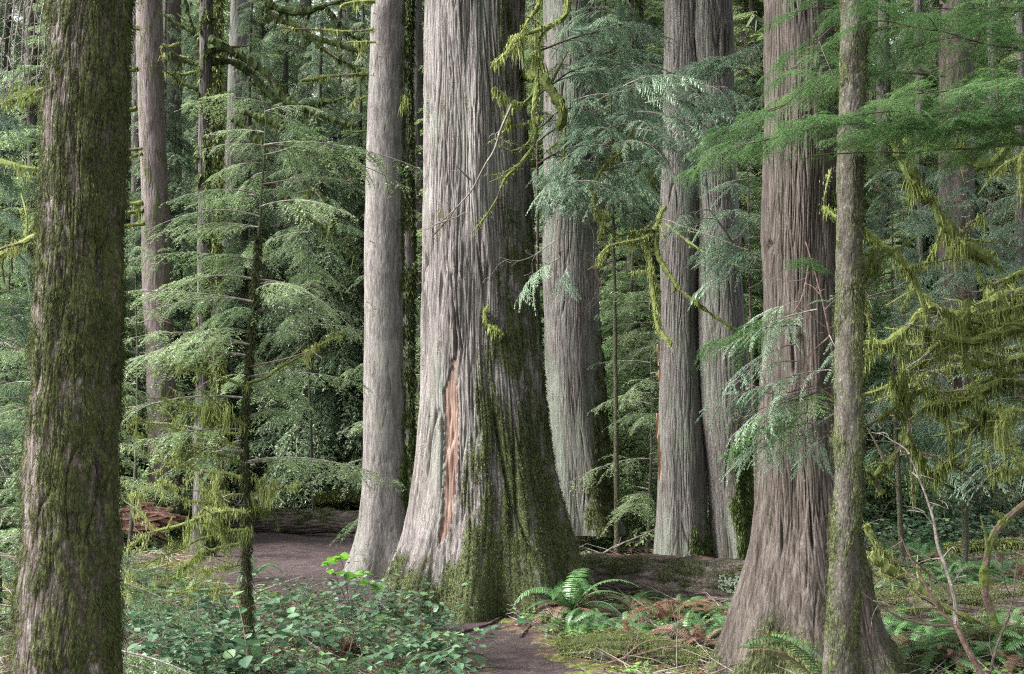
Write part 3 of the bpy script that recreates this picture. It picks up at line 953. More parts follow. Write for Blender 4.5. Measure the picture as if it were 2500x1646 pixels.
for k in range(9):
    x = 8 + k * 13
    bare_twig(near, UU([(120, -20 - 8 * k), (x + 20, -10), (x + 6, 60), (x, 130 + 15 * (k % 4)), (x - 6, 200 + 20 * (k % 3))], 5.6 + 0.08 * k), 0.006, 0.0016, 7, mat=M_TWIG, seed=90 + k, sublen=0.22, name="hanging_twig")

# thin speckled trunk at the right
tr = trunk([(0, 1956, 2012), (200, 1951, 2010), (400, 1946, 2006), (600, 1944, 2002), (800, 1943, 2001), (1000, 1943, 2001), (1150, 1940, 2001), (1300, 1931, 1994), (1450, 1922, 1990), (1567, 1915, 1985), (1700, 1905, 1988), (1800, 1895, 1998)],
           7.2, 20, seg=260, dz=0.014, crack=(0.018, 0.06, 0.005), lump=0.006, lumps=0.15,
           mossf=lambda th, py: 0.36 + 0.28 * s_(0.1, 0.9, th) + 0.12 * s_(-0.7, -1.3, th), seed=9)
thin = trunk_thing("slim_speckled_tree", "thin trunk speckled with white lichen, in front of the red brown cedar", tr, M_ALDER, moss_n=24000, moss_kw=dict(L=0.011, Wd=0.0036, hang=0.8, a0=0.40), moss_mat=M_MOSSO)

# pinkish trunk left
tr = trunk([(0, 315, 378), (200, 320, 380), (400, 326, 388), (600, 331, 396), (800, 337, 402), (1000, 345, 408), (1120, 346, 412), (1230, 342, 420)], 21.0, 27, seg=200, dz=0.05, crack=(0.045, 0.25, 0.008), lump=0.02,
           mossf=lambda th, py: 0.28 + 0.2 * s_(0, .8, th) * s_(350, 560, py), seed=10)
pink = trunk_thing("slender_hemlock_tree", "slender pinkish brown trunk with short mossy stubs, right of the nearest mossy trunk", tr, M_PINK)
for k, (x, y, L, dr) in enumerate([(322, 64, 16, -1), (320, 160, 28, -1), (318, 252, 28, -1), (330, 358, 24, -1), (330, 470, 45, -1), (334, 490, 48, -1), (330, 345, 60, -1), (336, 520, 50, -1), (378, 105, 40, 1), (380, 130, 60, 1), (388, 170, 70, 1)]):
    mossy_limb(pink, UU([(x, y), (x + dr * L * .5, y + 3), (x + dr * L, y + (6 if k % 2 else -4))], 20.6), 0.03, 0.022, 300, 0.14, wid=0.016, seed=110 + k, twigs=0)

# ---------------------------------------------------------------- background trunks
BG = [
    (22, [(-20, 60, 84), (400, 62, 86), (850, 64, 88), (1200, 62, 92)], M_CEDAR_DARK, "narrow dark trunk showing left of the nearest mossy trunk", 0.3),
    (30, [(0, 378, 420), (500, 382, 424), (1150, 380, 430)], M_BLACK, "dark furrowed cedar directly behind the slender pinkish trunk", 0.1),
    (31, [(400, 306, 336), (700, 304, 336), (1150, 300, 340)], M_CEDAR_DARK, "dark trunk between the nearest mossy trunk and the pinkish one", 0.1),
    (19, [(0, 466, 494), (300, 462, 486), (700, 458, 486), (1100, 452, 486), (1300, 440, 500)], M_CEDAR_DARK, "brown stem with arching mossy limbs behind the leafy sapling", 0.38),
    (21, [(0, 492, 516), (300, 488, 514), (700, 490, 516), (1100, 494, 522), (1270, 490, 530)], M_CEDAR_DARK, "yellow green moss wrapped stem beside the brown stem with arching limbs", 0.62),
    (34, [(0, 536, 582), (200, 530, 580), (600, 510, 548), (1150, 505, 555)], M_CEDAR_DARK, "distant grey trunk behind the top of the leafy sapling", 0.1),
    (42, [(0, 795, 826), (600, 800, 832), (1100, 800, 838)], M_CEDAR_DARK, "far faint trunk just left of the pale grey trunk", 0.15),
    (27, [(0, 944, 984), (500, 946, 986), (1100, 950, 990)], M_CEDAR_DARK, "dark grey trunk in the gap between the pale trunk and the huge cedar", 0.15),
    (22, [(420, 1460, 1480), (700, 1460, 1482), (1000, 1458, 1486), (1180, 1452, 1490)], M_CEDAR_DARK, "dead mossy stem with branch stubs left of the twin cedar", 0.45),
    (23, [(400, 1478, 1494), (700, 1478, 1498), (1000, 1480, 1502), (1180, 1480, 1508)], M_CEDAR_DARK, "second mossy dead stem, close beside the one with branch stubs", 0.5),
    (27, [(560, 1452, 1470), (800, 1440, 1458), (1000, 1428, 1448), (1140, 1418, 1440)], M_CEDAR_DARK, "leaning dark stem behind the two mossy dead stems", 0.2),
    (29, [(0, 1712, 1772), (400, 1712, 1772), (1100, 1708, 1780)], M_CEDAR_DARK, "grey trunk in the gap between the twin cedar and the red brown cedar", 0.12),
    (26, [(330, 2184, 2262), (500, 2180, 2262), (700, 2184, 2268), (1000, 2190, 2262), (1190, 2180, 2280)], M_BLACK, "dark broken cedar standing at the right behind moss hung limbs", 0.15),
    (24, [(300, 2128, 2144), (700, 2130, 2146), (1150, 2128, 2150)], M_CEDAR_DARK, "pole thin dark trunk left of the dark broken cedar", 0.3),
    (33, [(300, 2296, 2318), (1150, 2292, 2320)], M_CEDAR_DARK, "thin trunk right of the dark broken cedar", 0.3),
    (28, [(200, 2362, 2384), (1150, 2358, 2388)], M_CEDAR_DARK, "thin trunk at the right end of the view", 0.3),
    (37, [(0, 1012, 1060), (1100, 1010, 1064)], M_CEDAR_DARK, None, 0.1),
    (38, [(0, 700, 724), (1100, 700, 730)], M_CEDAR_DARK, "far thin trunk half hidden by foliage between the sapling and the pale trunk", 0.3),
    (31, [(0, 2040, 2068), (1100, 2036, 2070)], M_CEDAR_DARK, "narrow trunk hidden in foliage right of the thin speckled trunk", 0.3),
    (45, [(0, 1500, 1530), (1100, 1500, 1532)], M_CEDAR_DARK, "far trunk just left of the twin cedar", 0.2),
]
bgt = []
for k, (d, prof, mt, lab, mv) in enumerate(BG):
    if lab is None:
        bgt.append(None)
        continue
    x0 = prof[-1]
    prof = prof + [(x0[0] + 60, x0[1] - 4, x0[2] + 4)]
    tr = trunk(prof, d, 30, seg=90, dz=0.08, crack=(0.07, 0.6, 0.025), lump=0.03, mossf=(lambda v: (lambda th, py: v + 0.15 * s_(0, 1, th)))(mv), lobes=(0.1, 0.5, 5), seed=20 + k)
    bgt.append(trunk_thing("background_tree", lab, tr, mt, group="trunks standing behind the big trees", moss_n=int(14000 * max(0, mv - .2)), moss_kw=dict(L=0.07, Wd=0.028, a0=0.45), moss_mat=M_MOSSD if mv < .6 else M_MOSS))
# arching mossy limbs
arch = bgt[3]
D3 = 18.6
for k, (pts, r0, r1, hg) in enumerate([
    ([(490, 85), (505, 100), (530, 113), (545, 125)], .05, .03, .10),
    ([(486, 118), (520, 112), (560, 128), (600, 155), (632, 185), (650, 215), (690, 245), (760, 275), (825, 295)], .055, .03, .16),
    ([(488, 145), (525, 142), (560, 155), (595, 185), (640, 235), (680, 262), (720, 300), (745, 312)], .045, .025, .16),
    ([(470, 150), (430, 140), (390, 128)], .04, .03, .14),
    ([(470, 95), (450, 75), (420, 60), (392, 45)], .035, .02, .12),
    ([(560, 255), (600, 270), (635, 285), (660, 300)], .05, .03, .12),
    ([(545, 275), (575, 300), (610, 335), (618, 370)], .045, .03, .12),
    ([(690, 245), (740, 240), (790, 232), (830, 205)], .03, .012, .12),
    ([(470, 210), (430, 195), (395, 170)], .03, .02, .12),
    ([(425, -10), (445, 60), (470, 120), (492, 175)], .03, .025, .08),
    ([(700, 420), (740, 450), (765, 480), (770, 530)], .03, .02, .22),
    ([(660, 450), (700, 490), (760, 540), (820, 590)], .025, .012, .16),
    ([(620, 5), (660, 25), (700, 30), (750, 15), (800, 0)], .045, .03, .16),
    ([(620, 25), (670, 55), (730, 85), (800, 110), (850, 120)], .04, .02, .20),
    ([(760, 20), (790, 60), (830, 90), (860, 95)], .04, .02, .16),
    ([(700, 70), (760, 120), (810, 150), (850, 175)], .03, .015, .18)]):
    mossy_limb(arch, UU(pts, D3 + 0.25 * (k % 5)), r0, r1, 240, hg * 1.2, wid=0.018, seed=130 + k, mat=M_MOSSD, a0=0.42, twigs=4)
dead = bgt[8]
for k in range(17):
    y = 470 + k * 40
    sd = 1 if k % 2 else -1
    x = 1472 + 10 * sd
    L = random.uniform(25, 75)
    mossy_limb(dead, UU([(x, y), (x + sd * L * .5, y - 6), (x + sd * L, y - random.uniform(-22, 14))], 22), 0.03, 0.02, 160, 0.09, wid=0.02, seed=160 + k, twigs=1, mat=M_MOSSD, a0=.5)

# ---------------------------------------------------------------- foliage templates (axis along +X, flat in XY)
def spawn(S, D, Ln, dr, spc, ang, lf, taper=True, jit=0.12, r=rng, both=True, plane=0.1, t0=0.08):
    n = np.maximum(1, (Ln / spc).astype(int))
    idx = np.repeat(np.arange(len(S)), n)
    k = np.concatenate([np.arange(v) for v in n])
    t = t0 + (1 - t0) * (k + r.random(len(k))) / n[idx]
    P = S[idx] + D[idx] * (Ln[idx] * t)[:, None]
    P[:, 2] -= dr[idx] * Ln[idx] * t * t
    T = D[idx].copy()
    T[:, 2] -= 2 * dr[idx] * t
    T = unit(T)
    side = unit(np.cross(T, np.array([0, 0, 1.0])))
    if both:
        P, T, side, t, idx, k = [np.concatenate([v, v]) for v in (P, T, side, t, idx, k)]
        sg = np.concatenate([np.ones(len(P) // 2), -np.ones(len(P) // 2)])
    else:
        sg = np.where(k % 2, 1.0, -1.0)
    a = ang + r.normal(0, jit, len(P))
    d = T * np.cos(a)[:, None] + side * (sg * np.sin(a))[:, None]
    d[:, 2] += r.normal(0, plane, len(P))
    d = unit(d)
    shape = (np.minimum(1, t * 4) * (1 - t) ** 0.55 + 0.12) if taper else np.ones(len(P))
    L2 = Ln[idx] * lf * shape * (0.8 + 0.4 * r.random(len(P)))
    return P, d, L2, t


def bough(L=1.2, droop=0.15, seed=0, keepf=0.92, uneven=0.0, tw=(0.045, 1.0, 0.40, 0.25), sub=(0.035, 0.85, 0.42), ndl=(0.010, 0.016, 0.005, 1.1), wood=True, tipdroop=0.35, straps=False, rise=0.1):
    """tw = spacing, angle, length share, droop of the side twigs; sub = spacing, angle, length share; ndl = spacing, length, width, angle"""
    r = np.random.default_rng(500 + seed)
    g = Geo()
    S = np.array([[0, 0, 0.0]])
    D = unit(np.array([[1, 0, rise]]))
    Ln = np.array([L])
    dr = np.array([droop])
    t = np.linspace(0, 1, 14)
    ax = D * (L * t)[:, None]
    ax[:, 2] -= droop * L * t * t
    ax[:, 1] += 0.02 * L * np.sin(t * 5 + seed)
    if wood:
        tube(g, ax, np.linspace(0.007 * L + .002, 0.0015, 14), 4, a=0.5, m=1)
    P1, D1_, L1, t1 = spawn(S, D, Ln, dr, tw[0], tw[1], tw[2], jit=0.15, r=r, plane=0.14, t0=0.1)
    L1 = np.maximum(L1, 0.03)
    P1[:, 1] += 0.02 * L * np.sin(t1 * 5 + seed)
    if uneven:
        L1 = L1 * r.uniform(1 - uneven, 1 + uneven * .6, len(L1))
        D1_ = unit(D1_ + np.stack([0 * L1, 0 * L1, r.normal(0, .16, len(L1))], 1))
    keep = (r.random(len(P1)) < keepf) & (noise(np.stack([t1 * 7, np.sign(D1_[:, 1]) * 2.2 + seed, t1 * 0], 1)) > (-.9 + uneven))
    P1, D1_, L1, t1 = P1[keep], D1_[keep], L1[keep], t1[keep]
    dr1 = tw[3] * (0.6 + 0.8 * r.random(len(P1)))
    a1 = 0.35 + 0.3 * r.random(len(P1)) + 0.15 * t1
    if wood:
        ribbons(g, P1, D1_, L1, 0.004 * L + .001, np.cross(D1_, [0, 0.3, 1.0]), dr1, 3, a=0.5, m=1)
    P2, D2, L2, t2 = spawn(P1, D1_, L1, dr1, sub[0], sub[1], sub[2], jit=0.15, r=r, plane=0.12)
    n1 = np.maximum(1, (L1 / sub[0]).astype(int))
    a2 = np.tile(np.repeat(a1, n1), 2) + 0.2 * t2
    dr2 = np.full(len(P2), 0.25)
    if straps:
        ribbons(g, P2, D2, np.maximum(L2, 0.012), ndl[2] * 1.2, np.cross(D2, [0, 0, 1.0]), 0.3, 2, a=a2, m=0, shape=(0.8, 0.3))
        PP, DD, LL, dd, AA = P2, D2, L2, dr2, a2
        PP = np.concatenate([PP, P1]); DD = np.concatenate([DD, D1_]); LL = np.concatenate([LL, L1]); dd = np.concatenate([dd, dr1]); AA = np.concatenate([AA, a1])
    else:
        PP, DD, LL, dd, AA = (np.concatenate(v) for v in ((P1, P2), (D1_, D2), (L1, L2), (dr1, dr2), (a1, a2)))
    P3, D3_, L3, t3 = spawn(PP, DD, LL, dd, ndl[0], ndl[3], 1.0, taper=False, jit=0.2, r=r, plane=0.18, t0=0.0)
    n3 = np.maximum(1, (LL / ndl[0]).astype(int))
    a3 = np.tile(np.repeat(AA, n3), 2)
    N3 = len(P3)
    ribbons(g, P3, D3_, ndl[1] * (0.7 + 0.6 * r.random(N3)), ndl[2], np.cross(D3_, np.array([0, 0, 1.0]) + r.normal(0, 0.45, (N3, 3))), 0.1, 1, a=np.clip(a3 + r.normal(0, 0.07, N3), 0, 1), m=0, shape=(1.0, 0.45))
    return g


def Rz(a):
    c, s = np.cos(a), np.sin(a)
    z = np.zeros_like(c)
    return np.stack([np.stack([c, -s, z], -1), np.stack([s, c, z], -1), np.stack([z, z, z + 1], -1)], -2)


def Ry(a):
    c, s = np.cos(a), np.sin(a)
    z = np.zeros_like(c)
    return np.stack([np.stack([c, z, s], -1), np.stack([z, z + 1, z], -1), np.stack([-s, z, c], -1)], -2)


def Rx(a):
    c, s = np.cos(a), np.sin(a)
    z = np.zeros_like(c)
    return np.stack([np.stack([z + 1, z, z], -1), np.stack([z, c, -s], -1), np.stack([z, s, c], -1)], -2)


# background conifer crowns: coarse boughs joined into one crown per prototype
far_b = [bough(1.0, 0.30, 700 + i, tw=(0.09, 1.0, 0.42, 0.35), sub=(0.09, 0.85, 0.40), ndl=(0.040, 0.045, 0.017, 1.0)).arrays() for i in range(3)]
far_c = [bough(1.0, 0.40, 720 + i, tw=(0.085, 0.95, 0.42, 0.7), sub=(0.06, 0.75, 0.34), ndl=(0.034, 0.036, 0.014, 0.75)).arrays() for i in range(3)]


def crown(H, z0, rad, nb, tpls, seed, lean=0.0, power=0.8, mats=None, name="crown_mesh", sag=0.25):
    r = np.random.default_rng(seed)
    g = Geo()
    z = z0 + (H - z0) * r.random(nb) ** 0.9
    f = np.clip((H - z) / (H - z0), 0.03, 1) ** power
    L = rad * f * (0.55 + 0.6 * r.random(nb))
    az = r.random(nb) * 2 * PI
    R = Rz(az) @ Ry(sag * (0.3 + r.random(nb)) - 0.1) @ Rx(r.normal(0, 0.15, nb))
    R = R * L[:, None, None]
    P = np.stack([z * 0, z * 0, z], 1)
    k = r.integers(0, len(tpls), nb)
    av = np.clip(0.5 + 0.5 * noise(np.stack([np.cos(az) * 1.2, np.sin(az) * 1.2, z * 0.5], 1) + seed) + r.normal(0, 0.10, nb), 0.1, 0.9)
    for i, tp in enumerate(tpls):
        s = k == i
        if s.any():
            g.inst(tp, R[s], P[s], a=av[s])
    return g.mesh(name, mats)


def pole_mesh(H, r0, seed, mat, name):
    g = Geo()
    z = np.linspace(-0.4, H, 40)
    p = np.stack([0.15 * noise(np.stack([z * 0.15, z * 0 + seed, z * 0], 1)), 0.15 * noise(np.stack([z * 0.15, z * 0 + seed + 9, z * 0], 1)), z], 1)
    tube(g, p, np.linspace(r0, r0 * 0.15, 40), 12, a=0.45, lump=0.15, lumpf=3)
    return g.mesh(name, mat, smooth=True)


protos = []
for i in range(5):      # tall conifers with crowns to the ground or nearly
    H = [26, 24, 28, 22, 25][i]
    cm = crown(H, [1.0, 2.5, 3.0, 0.8, 4.0][i], [3.6, 3.2, 4.0, 3.4, 3.6][i], [300, 260, 300, 280, 280][i], far_b if i % 2 == 0 else far_c, 40 + i, mats=[M_FAR if i % 2 == 0 else M_FAR2, M_DTWIG], name="tall_crown")
    protos.append((pole_mesh(H, 0.22, i, M_CEDAR_DARK, "tall_trunk"), cm))
small = []
for i in range(4):      # understory hemlocks and cedars
    H = [6.5, 5.0, 8.0, 4.0][i]
    cm = crown(H, 0.4, [2.0, 1.7, 2.1, 1.5][i], [120, 100, 150, 80][i], far_b if i % 2 == 0 else far_c, 60 + i, mats=[M_HEM if i % 2 == 0 else M_FAR2, M_DTWIG], name="low_crown", sag=0.15)
    small.append((pole_mesh(H, 0.06, i + 7, M_CEDAR_DARK, "low_trunk"), cm))


def put_tree(pr, x, y, s, label, group, name="conifer_tree", yaw=None):
    z = terr(x, y)
    t = thing(name, label, "tree", (x, y, z - 0.05), group)
    t.rotation_euler[2] = random.uniform(0, 6.28) if yaw is None else yaw
    t.scale = (s, s, s * random.uniform(0.95, 1.1))
    for nm, me in (("trunk", pr[0]), ("crown", pr[1])):
        o = bpy.data.objects.new(nm, me)
        COL.objects.link(o)
        o.parent = t
    return t


r_ = np.random.default_rng(77)
# three depth rows of tall conifers closing the view
rows = [(27, 31, 17), (34, 40, 21), (44, 54, 26), (58, 75, 30)]
for (d0, d1, n) in rows:
    for i in range(n):
        lat = -0.52 + 1.04 * (i + r_.random() * 0.8 + 0.1) / n
        y = r_.uniform(d0, d1)
        k = r_.integers(0, 5)
        put_tree(protos[k], lat * y, y, (0.42 * y + 4) / 25 * r_.uniform(0.9, 1.12), ["tall dark green conifer closing the view far behind the trunks", "tall bluish green conifer with drooping sprays far behind the trunks"][k % 2], "conifers of the far forest, " + ["green", "bluish"][k % 2])
# understory trees
for i in range(46):
    lat = -0.45 + 0.90 * (i + r_.random()) / 46
    y = r_.uniform(20.5, 34)
    if -0.30 < lat < 0.03:
        y = r_.uniform(31, 40)
    k = r_.integers(0, 4)
    put_tree(small[k], lat * y, y, r_.uniform(0.8, 1.4), ["young green hemlock growing in the shade between far trunks", "young bluish cedar growing in the shade between far trunks"][k % 2], "young understory trees, " + ["green", "bluish"][k % 2], name="understory_tree")
# the wood beyond
g = Geo()
n = 2600
y = r_.uniform(78, 105, n)
lat = r_.uniform(-0.60, 0.60, n)
P = np.stack([lat * y, y, terr(lat * y, y) + r_.random(n) ** 1.1 * 34], 1)
R = Rz(r_.random(n) * 6.28) @ Ry(r_.normal(0.3, 0.3, n)) * (r_.uniform(3, 5.5, n))[:, None, None]
lite = bough(1.0, 0.35, 790, tw=(0.16, 1.0, 0.45, 0.4), sub=(0.16, 0.85, 0.45), ndl=(0.07, 0.09, 0.035, 1.0), wood=False).arrays()
g.inst(lite, R, P, a=0.5 + 0.4 * noise(P / 6))
tag(g.build("distant_woods", [M_FAR, M_DTWIG]), kind='stuff')

# crowns of the near trees, above the frame, added to block sky light
cmesh = [crown(13, 0.0, 4.2, 190, far_c if i else far_b, 90 + i, mats=[M_FAR2 if i else M_FAR, M_DTWIG], name="high_crown") for i in range(2)]


def high_crown(t, z0, k, s=1.0):
    o = bpy.data.objects.new("crown", cmesh[k])
    COL.objects.link(o)
    o.parent = t
    o.scale = (s, s, s)
    o.rotation_euler[2] = random.uniform(0, 6)
    o.location = (0, 0, z0)


high_crown(red, 9.0, 0, 1.0)
high_crown(twin, 11.5, 1, 1.0)
high_crown(pink, 13.5, 0, .8)
high_crown(big, 12.5, 1, 1.0)

# ---------------------------------------------------------------- leafy branches in the middle distance
HB = [bough(1.2, 0.14 + .07 * i, 800 + i, keepf=.85, uneven=.6, tw=(0.062, 0.80, 0.27, 0.55), sub=(0.048, 0.80, 0.42), ndl=(0.0165, 0.018, 0.0072, 1.1)) for i in range(6)]
HBm = [b.mesh("hemlock_bough", [M_HEM, M_TWIG]) for b in HB]
HVm = [b.mesh("vivid_hemlock_bough", [M_HEMV, M_DTWIG]) for b in [bough(1.1, 0.14 + .05 * i, 810 + i, keepf=.85, uneven=.5, tw=(0.055, 0.95, 0.42, 0.30), sub=(0.038, 0.85, 0.42), ndl=(0.0115, 0.013, 0.0044, 1.15)) for i in range(4)]]
CB = [bough(0.9, 0.30 + .08 * i, 820 + i, keepf=.85, uneven=.5, tw=(0.085, 0.85, 0.46, 0.65), sub=(0.030, 0.70, 0.28), ndl=(0.017, 0.013, 0.0060, 0.7), straps=True) for i in range(4)]
CN = [bough(0.9, 0.22 + .06 * i, 840 + i, tw=(0.12, 0.70, 0.48, 0.45), sub=(0.021, 0.85, 0.15), ndl=(0.030, 0.011, 0.0055, 0.6), straps=True) for i in range(4)]
CNm = [b.mesh("cedar_frond", [M_CED, M_TWIG]) for b in CN]
CBm = [b.mesh("cedar_bough", [M_CED, M_TWIG]) for b in CB]


def euler_along(d, roll=0.0):
    """rotation that lays local +X along d with local +Z as far up as it goes"""
    x = unit(np.array(d, float))
    z = np.array([0, 0, 1.0]) - x * x[2]
    z /= max(np.linalg.norm(z), 1e-6)
    y = np.cross(z, x)
    m = Matrix((x, y, z)).transposed()
    return (m @ Matrix.Rotation(roll, 3, 'X')).to_euler()


def put_bough(parent, me, p, d, s, roll=None, name="leafy_branch"):
    return place(name, me, p, euler_along(d, random.gauss(0, 0.2) if roll is None else roll), s, parent)


def sapling(label, stem_pts, r0, boughs, meshes, group=None, mat=None, name="hemlock_sapling", moss=0, seed=0, dead=7):
    p = smooth_path(stem_pts, 0.08, 0.01, seed)
    t = thing(name, label, "sapling", p[0], group)
    g = Geo()
    tube(g, p, np.linspace(r0, 0.004, len(p)), 10, a=0.5, lump=0.2, lumpf=10)
    g.build("stem", mat or M_CEDAR_DARK, t, smooth=True)
    for k in range(dead):      # dead inner twigs
        i = random.randrange(len(p) // 6, len(p) - 2)
        a_ = random.uniform(0, 6.28)
        L = random.uniform(.3, .9)
        dv = np.array([math.cos(a_), math.sin(a_), .1])
        bare_twig(t, [p[i], p[i] + dv * L * .5, p[i] + dv * L + [0, 0, random.uniform(-.15, .1)]], .006, .0018, 5, mat=M_TWIG if k % 2 else M_RTWIG, seed=seed * 10 + k, name="dead_twig", sublen=.25)
    if moss:
        g = Geo()
        low = p[: int(len(p) * 0.75)]
        rr = np.linspace(r0, r0 * .4, len(low))
        ang = rng.random(moss) * 2 * PI
        k = rng.integers(0, len(low), moss)
        Nn = np.stack([np.cos(ang), np.sin(ang), 0 * ang], 1)
        tufts(g, low[k] + (low[np.minimum(k + 1, len(low) - 1)] - low[k]) * rng.random((moss, 1)) + Nn * rr[k, None], Nn, moss, L=0.028, Wd=0.007, a0=0.45)
        g.build("stem_moss", M_MOSSO, t)
    for (z, az, pitch, s) in boughs:
        i = np.argmin(np.abs(p[:, 2] - z))
        d = (math.cos(az) * math.cos(pitch), math.sin(az) * math.cos(pitch), math.sin(pitch))
        put_bough(t, meshes[random.randrange(len(meshes))], p[i], d, s)
    return t


# the leafy sapling between the nearest trunk and the pale trunk
d1 = 9.4
base = G(584, 1545)
d1 = base[1]
stem = [base - [0, 0, .1]] + [U(x, y, d1) for x, y in [(578, 1400), (574, 1250), (571, 1100), (570, 950), (582, 800), (594, 650), (606, 480), (614, 340), (617, 260), (606, 222)]]
bo = []
zt, zb_ = U(0, 235, d1)[2], U(0, 1060, d1)[2]
for k in range(31):
    f = (k + random.random()) / 31
    z = zb_ + (zt - zb_) * f
    side = random.choice([PI, PI, 0, -PI / 2, PI / 2, PI])
    az = side + random.gauss(0, 0.55)
    bo.append((z, az, random.gauss(0.05, 0.12), (0.95 - 0.45 * f) * random.uniform(0.7, 1.15)))
for (y, az, pt, s) in [(340, 0.05, 0.10, 1.05), (330, 0.25, 0.0, 1.0), (1085, 0.05, 0.05, 1.0), (1075, -0.2, 0.1, .9), (345, -.2, 0.05, .8), (240, PI + .1, .15, .55), (500, PI, .25, .75), (600, PI + .2, .1, .85), (640, PI - .3, .15, .9), (690, PI, .1, 1.0), (800, PI + .15, .08, 1.1), (830, PI - .2, .1, 1.1), (920, PI, .05, 1.0)]:
    bo.append((U(0, y, d1)[2], az, pt, s))
sap = sapling("slender young hemlock with layered feathery sprays above and moss draped bare branches below", stem, 0.028, bo, HBm, moss=9000, seed=3)
for k, (pts, r0, hg) in enumerate([
    ([(574, 1118), (540, 1105), (480, 1095), (420, 1085), (360, 1070), (300, 1045), (268, 1035)], 0.013, .10),
    ([(572, 1198), (540, 1188), (490, 1172), (440, 1165), (400, 1155), (350, 1140), (290, 1120), (262, 1108)], 0.012, .09),
    ([(572, 1190), (530, 1188), (480, 1200), (440, 1212), (400, 1225), (350, 1240), (300, 1270), (265, 1280)], 0.013, .13),
    ([(570, 1040), (530, 1028), (480, 1012), (420, 1000), (350, 985), (300, 975)], 0.008, .13),
    ([(570, 1010), (530, 1008), (470, 1005), (420, 990), (340, 985)], 0.007, .12),
    ([(573, 990), (540, 970), (500, 955), (440, 945), (380, 930)], 0.011, .14),
    ([(575, 1365), (540, 1365), (480, 1372), (420, 1378), (360, 1372), (290, 1365), (262, 1372)], 0.010, .17),
    ([(574, 1262), (540, 1266), (490, 1278), (450, 1300), (410, 1330), (370, 1345), (330, 1330)], 0.008, .16),
    ([(574, 1230), (520, 1240), (460, 1255), (420, 1280), (360, 1300), (300, 1345)], 0.007, .20),
    ([(575, 1150), (610, 1140), (650, 1135), (690, 1120)], 0.008, .16),
    ([(575, 1195), (610, 1190), (640, 1200), (650, 1230)], 0.007, .18),
    ([(578, 890), (620, 880), (660, 850), (720, 815), (790, 780)], 0.009, .12),
    ([(571, 1080), (520, 1060), (440, 1050), (380, 1030), (320, 1020)], 0.007, .15),
    ([(573, 1150), (520, 1150), (450, 1140), (370, 1130), (300, 1150)], 0.006, .15),
    ([(570, 900), (520, 880), (450, 860), (380, 840)], 0.007, .08),
    ([(572, 1310), (530, 1320), (470, 1330), (430, 1350)], 0.006, .14)]):
    mossy_limb(sap, UU(pts, d1 + 0.25 * math.sin(k * 2.1)), r0, 0.004, 520, hg * 0.75, wid=0.006, seed=200 + k, sleeve=1.6, bare=0.15, twigs=7, a0=0.72)

# a second one, mostly hidden behind the nearest trunk
def auto_sap(px, pytop, d, label, meshes, n, s0, name="hemlock_sapling", r0=0.03, bias=None, lo=0.25, group=None, seed=0, pitch=0.05, mat=None):
    b = np.array([U(px, 1000, d)[0], d, 0.0])
    b[2] = terr(b[0], d)
    top = U(px + random.uniform(-20, 20), pytop, d)
    bo = []
    for k in range(n):
        f = (k + random.random()) / n
        z = b[2] + (top[2] - b[2]) * (lo + (1 - lo) * f)
        az = random.uniform(0, 2 * PI) if bias is None else random.choice(bias) + random.gauss(0, .5)
        bo.append((z, az, random.gauss(pitch, 0.12), s0 * (1.1 - 0.6 * f) * random.uniform(0.7, 1.15)))
    mid = (b + top) / 2 + [random.uniform(-.1, .1), 0, 0]
    return sapling(label, [b - [0, 0, .1], mid, top], r0, bo, meshes, group, moss=0, seed=seed, name=name, mat=mat)


auto_sap(150, 760, 7.2, "young hemlock half hidden behind the nearest mossy trunk", HBm, 26, 0.85, lo=0.10, seed=5)
auto_sap(300, 560, 12.5, "young hemlock between the nearest mossy trunk and the slender pinkish trunk", HBm, 11, 0.8, lo=0.45, seed=6)
auto_sap(735, 330, 24.5, "tall young hemlock filling the gap left of the pale grey trunk", HBm, 28, 1.3, lo=0.48, seed=8, r0=.04)
auto_sap(960, 330, 19.5, "young hemlock seen in the slit between the pale trunk and the huge cedar", HBm, 40, 1.3, lo=0.1, seed=9)
auto_sap(20, 600, 11.0, "young hemlock at the left end of the view", HBm, 40, 1.1, lo=0.15, seed=11)
auto_sap(-60, 100, 14.0, "tall young cedar at the left end of the view", CBm, 60, 1.5, lo=0.25, seed=12, name="cedar_sapling")

# cedar sprays right of the huge cedar: a slim young cedar
stem = [np.array([U(1262, 1000, 13.75)[0], 13.75, 0.0])] + [U(x, y, 13.75) for x, y in [(1262, 1000), (1256, 800), (1250, 600), (1250, 400), (1246, 120), (1240, -200)]]
stem[0][2] = terr(stem[0][0], 13.75) - .1
cs = sapling("slim young cedar with blue green lacy sprays, hugging the huge cedar's right side", stem, 0.03, [], CBm, name="cedar_sapling", mat=M_DTWIG, seed=21)


def limb_with_sprays(parent, pts, n, meshes, s, r0, seed, dn=12.5, spread=(.35, 1.0), wood=None, drop=0.0):
    p = smooth_path(UU(pts, dn), .05, .02, seed)
    g = Geo()
    tube(g, p, np.linspace(r0, .003, len(p)), 6, lump=.2)
    br = g.build("branch", wood or M_DTWIG, parent)
    for j in range(n):
        i = min(len(p) - 2, int((0.15 + .85 * (j + random.random()) / n) * (len(p) - 1)))
        T = unit(p[i + 1] - p[i])
        side = unit(np.cross(T, [0, 0, 1.0])) * (1 if j % 2 else -1)
        a = random.uniform(*spread)
        d = T * math.cos(a) + side * math.sin(a) + np.array([0, 0, random.gauss(-drop, .12)])
        put_bough(br, meshes[random.randrange(len(meshes))], p[i], d, s * (0.95 - .4 * i / len(p)) * random.uniform(.6, 1.15), name="leafy_spray")


